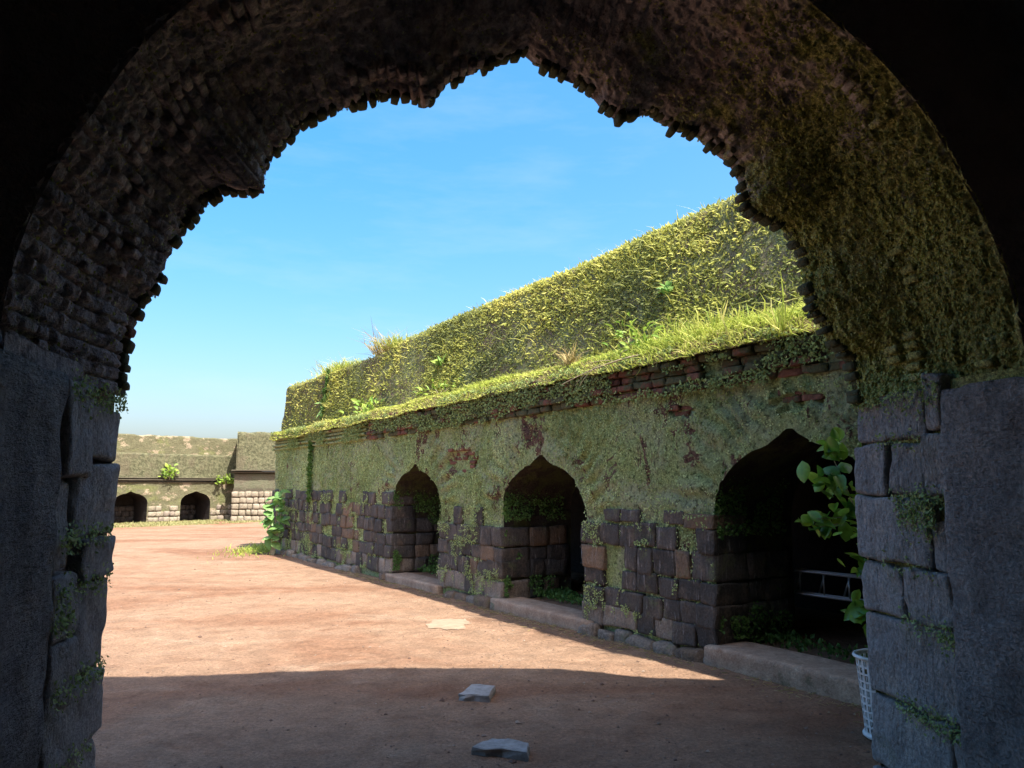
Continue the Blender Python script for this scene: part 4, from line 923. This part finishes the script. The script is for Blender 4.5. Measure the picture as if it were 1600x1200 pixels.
# grass at the far foot and by the sapling
n = 9000; x = rng.uniform(-3, 5.2, n); y = -rng.random(n) ** 1.2 * 2.6 - .05 - .0 * x; k = fbm(P3(x * .9, y * .9, 1), 3) > -.14 - .10 * y * 0 + .05 * (-y - 1); P = np.stack([x, y, np.full(n, -.01)], 1)[k]
g = obj('foot_grass', catsoup('foot_grass', [blades(P, np.array([0, 0, 1.]), .10, .022, .6, .4)]), MAT['fargrass']); g.location = FR.location; g.rotation_euler = FR.rotation_euler; tag(g, 'dry green grass along the foot of the far rampart', 'grass', kind='stuff')
n = 1600; x = -5.95 + rng.normal(0, .38, n); y = 19.3 + rng.normal(0, .9, n)
g = obj('corner_grass', catsoup('corner_grass', [blades(np.stack([x, y, np.full(n, -.01)], 1), np.array([0, 0, 1.]), .12, .018, .7, .4, tintv=rng.random(n) * .5)]), MAT['grass']); tag(g, 'green grass patch beside the sapling at the arcade corner', 'grass', kind='stuff')

# ------------------------------------------------------------------ loose things on the ground
def flat_stone(label, corners, th, seed):
    c = np.array(corners, float); m = c.mean(0); r_ = np.random.default_rng(seed); n = len(c); ring = []
    for i in range(n):
        for t in np.linspace(0, 1, 5)[:-1]: ring.append(c[i] * (1 - t) + c[(i + 1) % n] * t + r_.normal(0, .006, 2))
    ring = np.array(ring) - m; k = len(ring); V = []
    for (sc_, z, j) in ((1.02, -.02, 0), (1.0, th * .5, .006), (.985, th - .006, .004), (.955, th, .001)):
        V.append(np.column_stack([ring * sc_ + r_.normal(0, j + 1e-6, (k, 2)), np.full(k, z) + r_.normal(0, .002, k)]))
    V = np.concatenate(V + [np.array([[0, 0, th + .002]])]); F4 = []; F3 = []
    for l in range(3):
        for i in range(k): F4.append([l * k + i, l * k + (i + 1) % k, (l + 1) * k + (i + 1) % k, (l + 1) * k + i])
    for i in range(k): F3.append([3 * k + i, 3 * k + (i + 1) % k, 4 * k])
    o = obj('flat_stone', mesh('flat_stone', V, [np.array(F4), np.array(F3)], False), MAT['slab'], loc=(m[0], m[1], float(gz(np.array(m[0]), np.array(m[1]))))); o.rotation_euler = (R(1.5), R(-1), 0)
    tag(o, label, 'stone', 'flat stones on the earth')
flat_stone('grey flat broken stone on the shaded earth, the farther of the two', [(-.40, 5.96), (-.17, 5.90), (-.125, 6.16), (-.30, 6.22)], .055, 1)
flat_stone('long grey flat broken stone on the shaded earth, nearest the viewer', [(-.235, 4.82), (.085, 4.70), (.105, 4.86), (-.02, 4.93), (-.13, 4.93)], .055, 2)
# pale patch of old cement
th = np.linspace(0, 2 * np.pi, 40, endpoint=False); rr2 = 1 + .9 * fbm(P3(np.cos(th) * 1.9, np.sin(th) * 1.9, 4), 4) * 2
px, py = -.72 + .25 * rr2 * np.cos(th), 9.12 + .30 * rr2 * np.sin(th)
V = np.concatenate([[[-.72, 9.12, float(gz(np.array(-.72), np.array(9.12))) + .016]], np.stack([px, py, gz(px, py) + .006], 1)]); F = np.array([[0, 1 + i, 1 + (i + 1) % 40] for i in range(40)])
tag(obj('cement_patch', mesh('cement_patch', V, F), MAT['cement']), 'small pale patch of cement on the sunlit earth near the middle arch', 'cement patch')
# gravel and litter
n = 5200; x = np.concatenate([rng.uniform(-6, 3, n - 900), rng.uniform(-1, 2.4, 900)]); y = np.concatenate([rng.uniform(4.4, 16, n - 900), rng.uniform(4.5, 9, 900)])
base = np.array([(1, 0, 0), (-1, 0, 0), (0, 1, 0), (0, -1, 0), (0, 0, 1), (0, 0, -1.)]); tri = np.array([(0, 2, 4), (2, 1, 4), (1, 3, 4), (3, 0, 4), (2, 0, 5), (1, 2, 5), (3, 1, 5), (0, 3, 5)])
sz = .0040 * np.exp(rng.normal(0, .55, n)); V = base[None] * sz[:, None, None] * rng.uniform(.6, 1.4, (n, 6, 1)) * np.array([1.2, 1.2, .7]); ang = rng.uniform(0, 6.28, n); ca, sa = np.cos(ang), np.sin(ang)
V = np.stack([V[..., 0] * ca[:, None] - V[..., 1] * sa[:, None], V[..., 0] * sa[:, None] + V[..., 1] * ca[:, None], V[..., 2]], -1) + np.stack([x, y, gz(x, y) + sz * .3], 1)[:, None]
F = (np.arange(n)[:, None, None] * 6 + tri[None]).reshape(-1, 3)
tag(obj('gravel', mesh('gravel', V.reshape(-1, 3), F, False, np.repeat(rng.random(n) ** 2, 6)), MAT['pebble']), 'scattered small pebbles and grit on the red earth', 'gravel', kind='stuff')
n = 1500; u_ = rng.uniform(-9, 1.8, n); o_ = -.12 - np.abs(rng.normal(0, .14, n)); P = np.stack([u_, o_, np.full(n, .006)], 1)
li = obj('leaf_litter', catsoup('leaf_litter', [blades(P, unit(rng.normal(size=(n, 3)) * [1, 1, .12]), .07, .005, .2, .1)]), MAT['drygrass']); li.location = ARC.location; li.rotation_euler = ARC.rotation_euler
tag(li, 'dry grass stems and litter along the foot of the arcade', 'litter', kind='stuff')
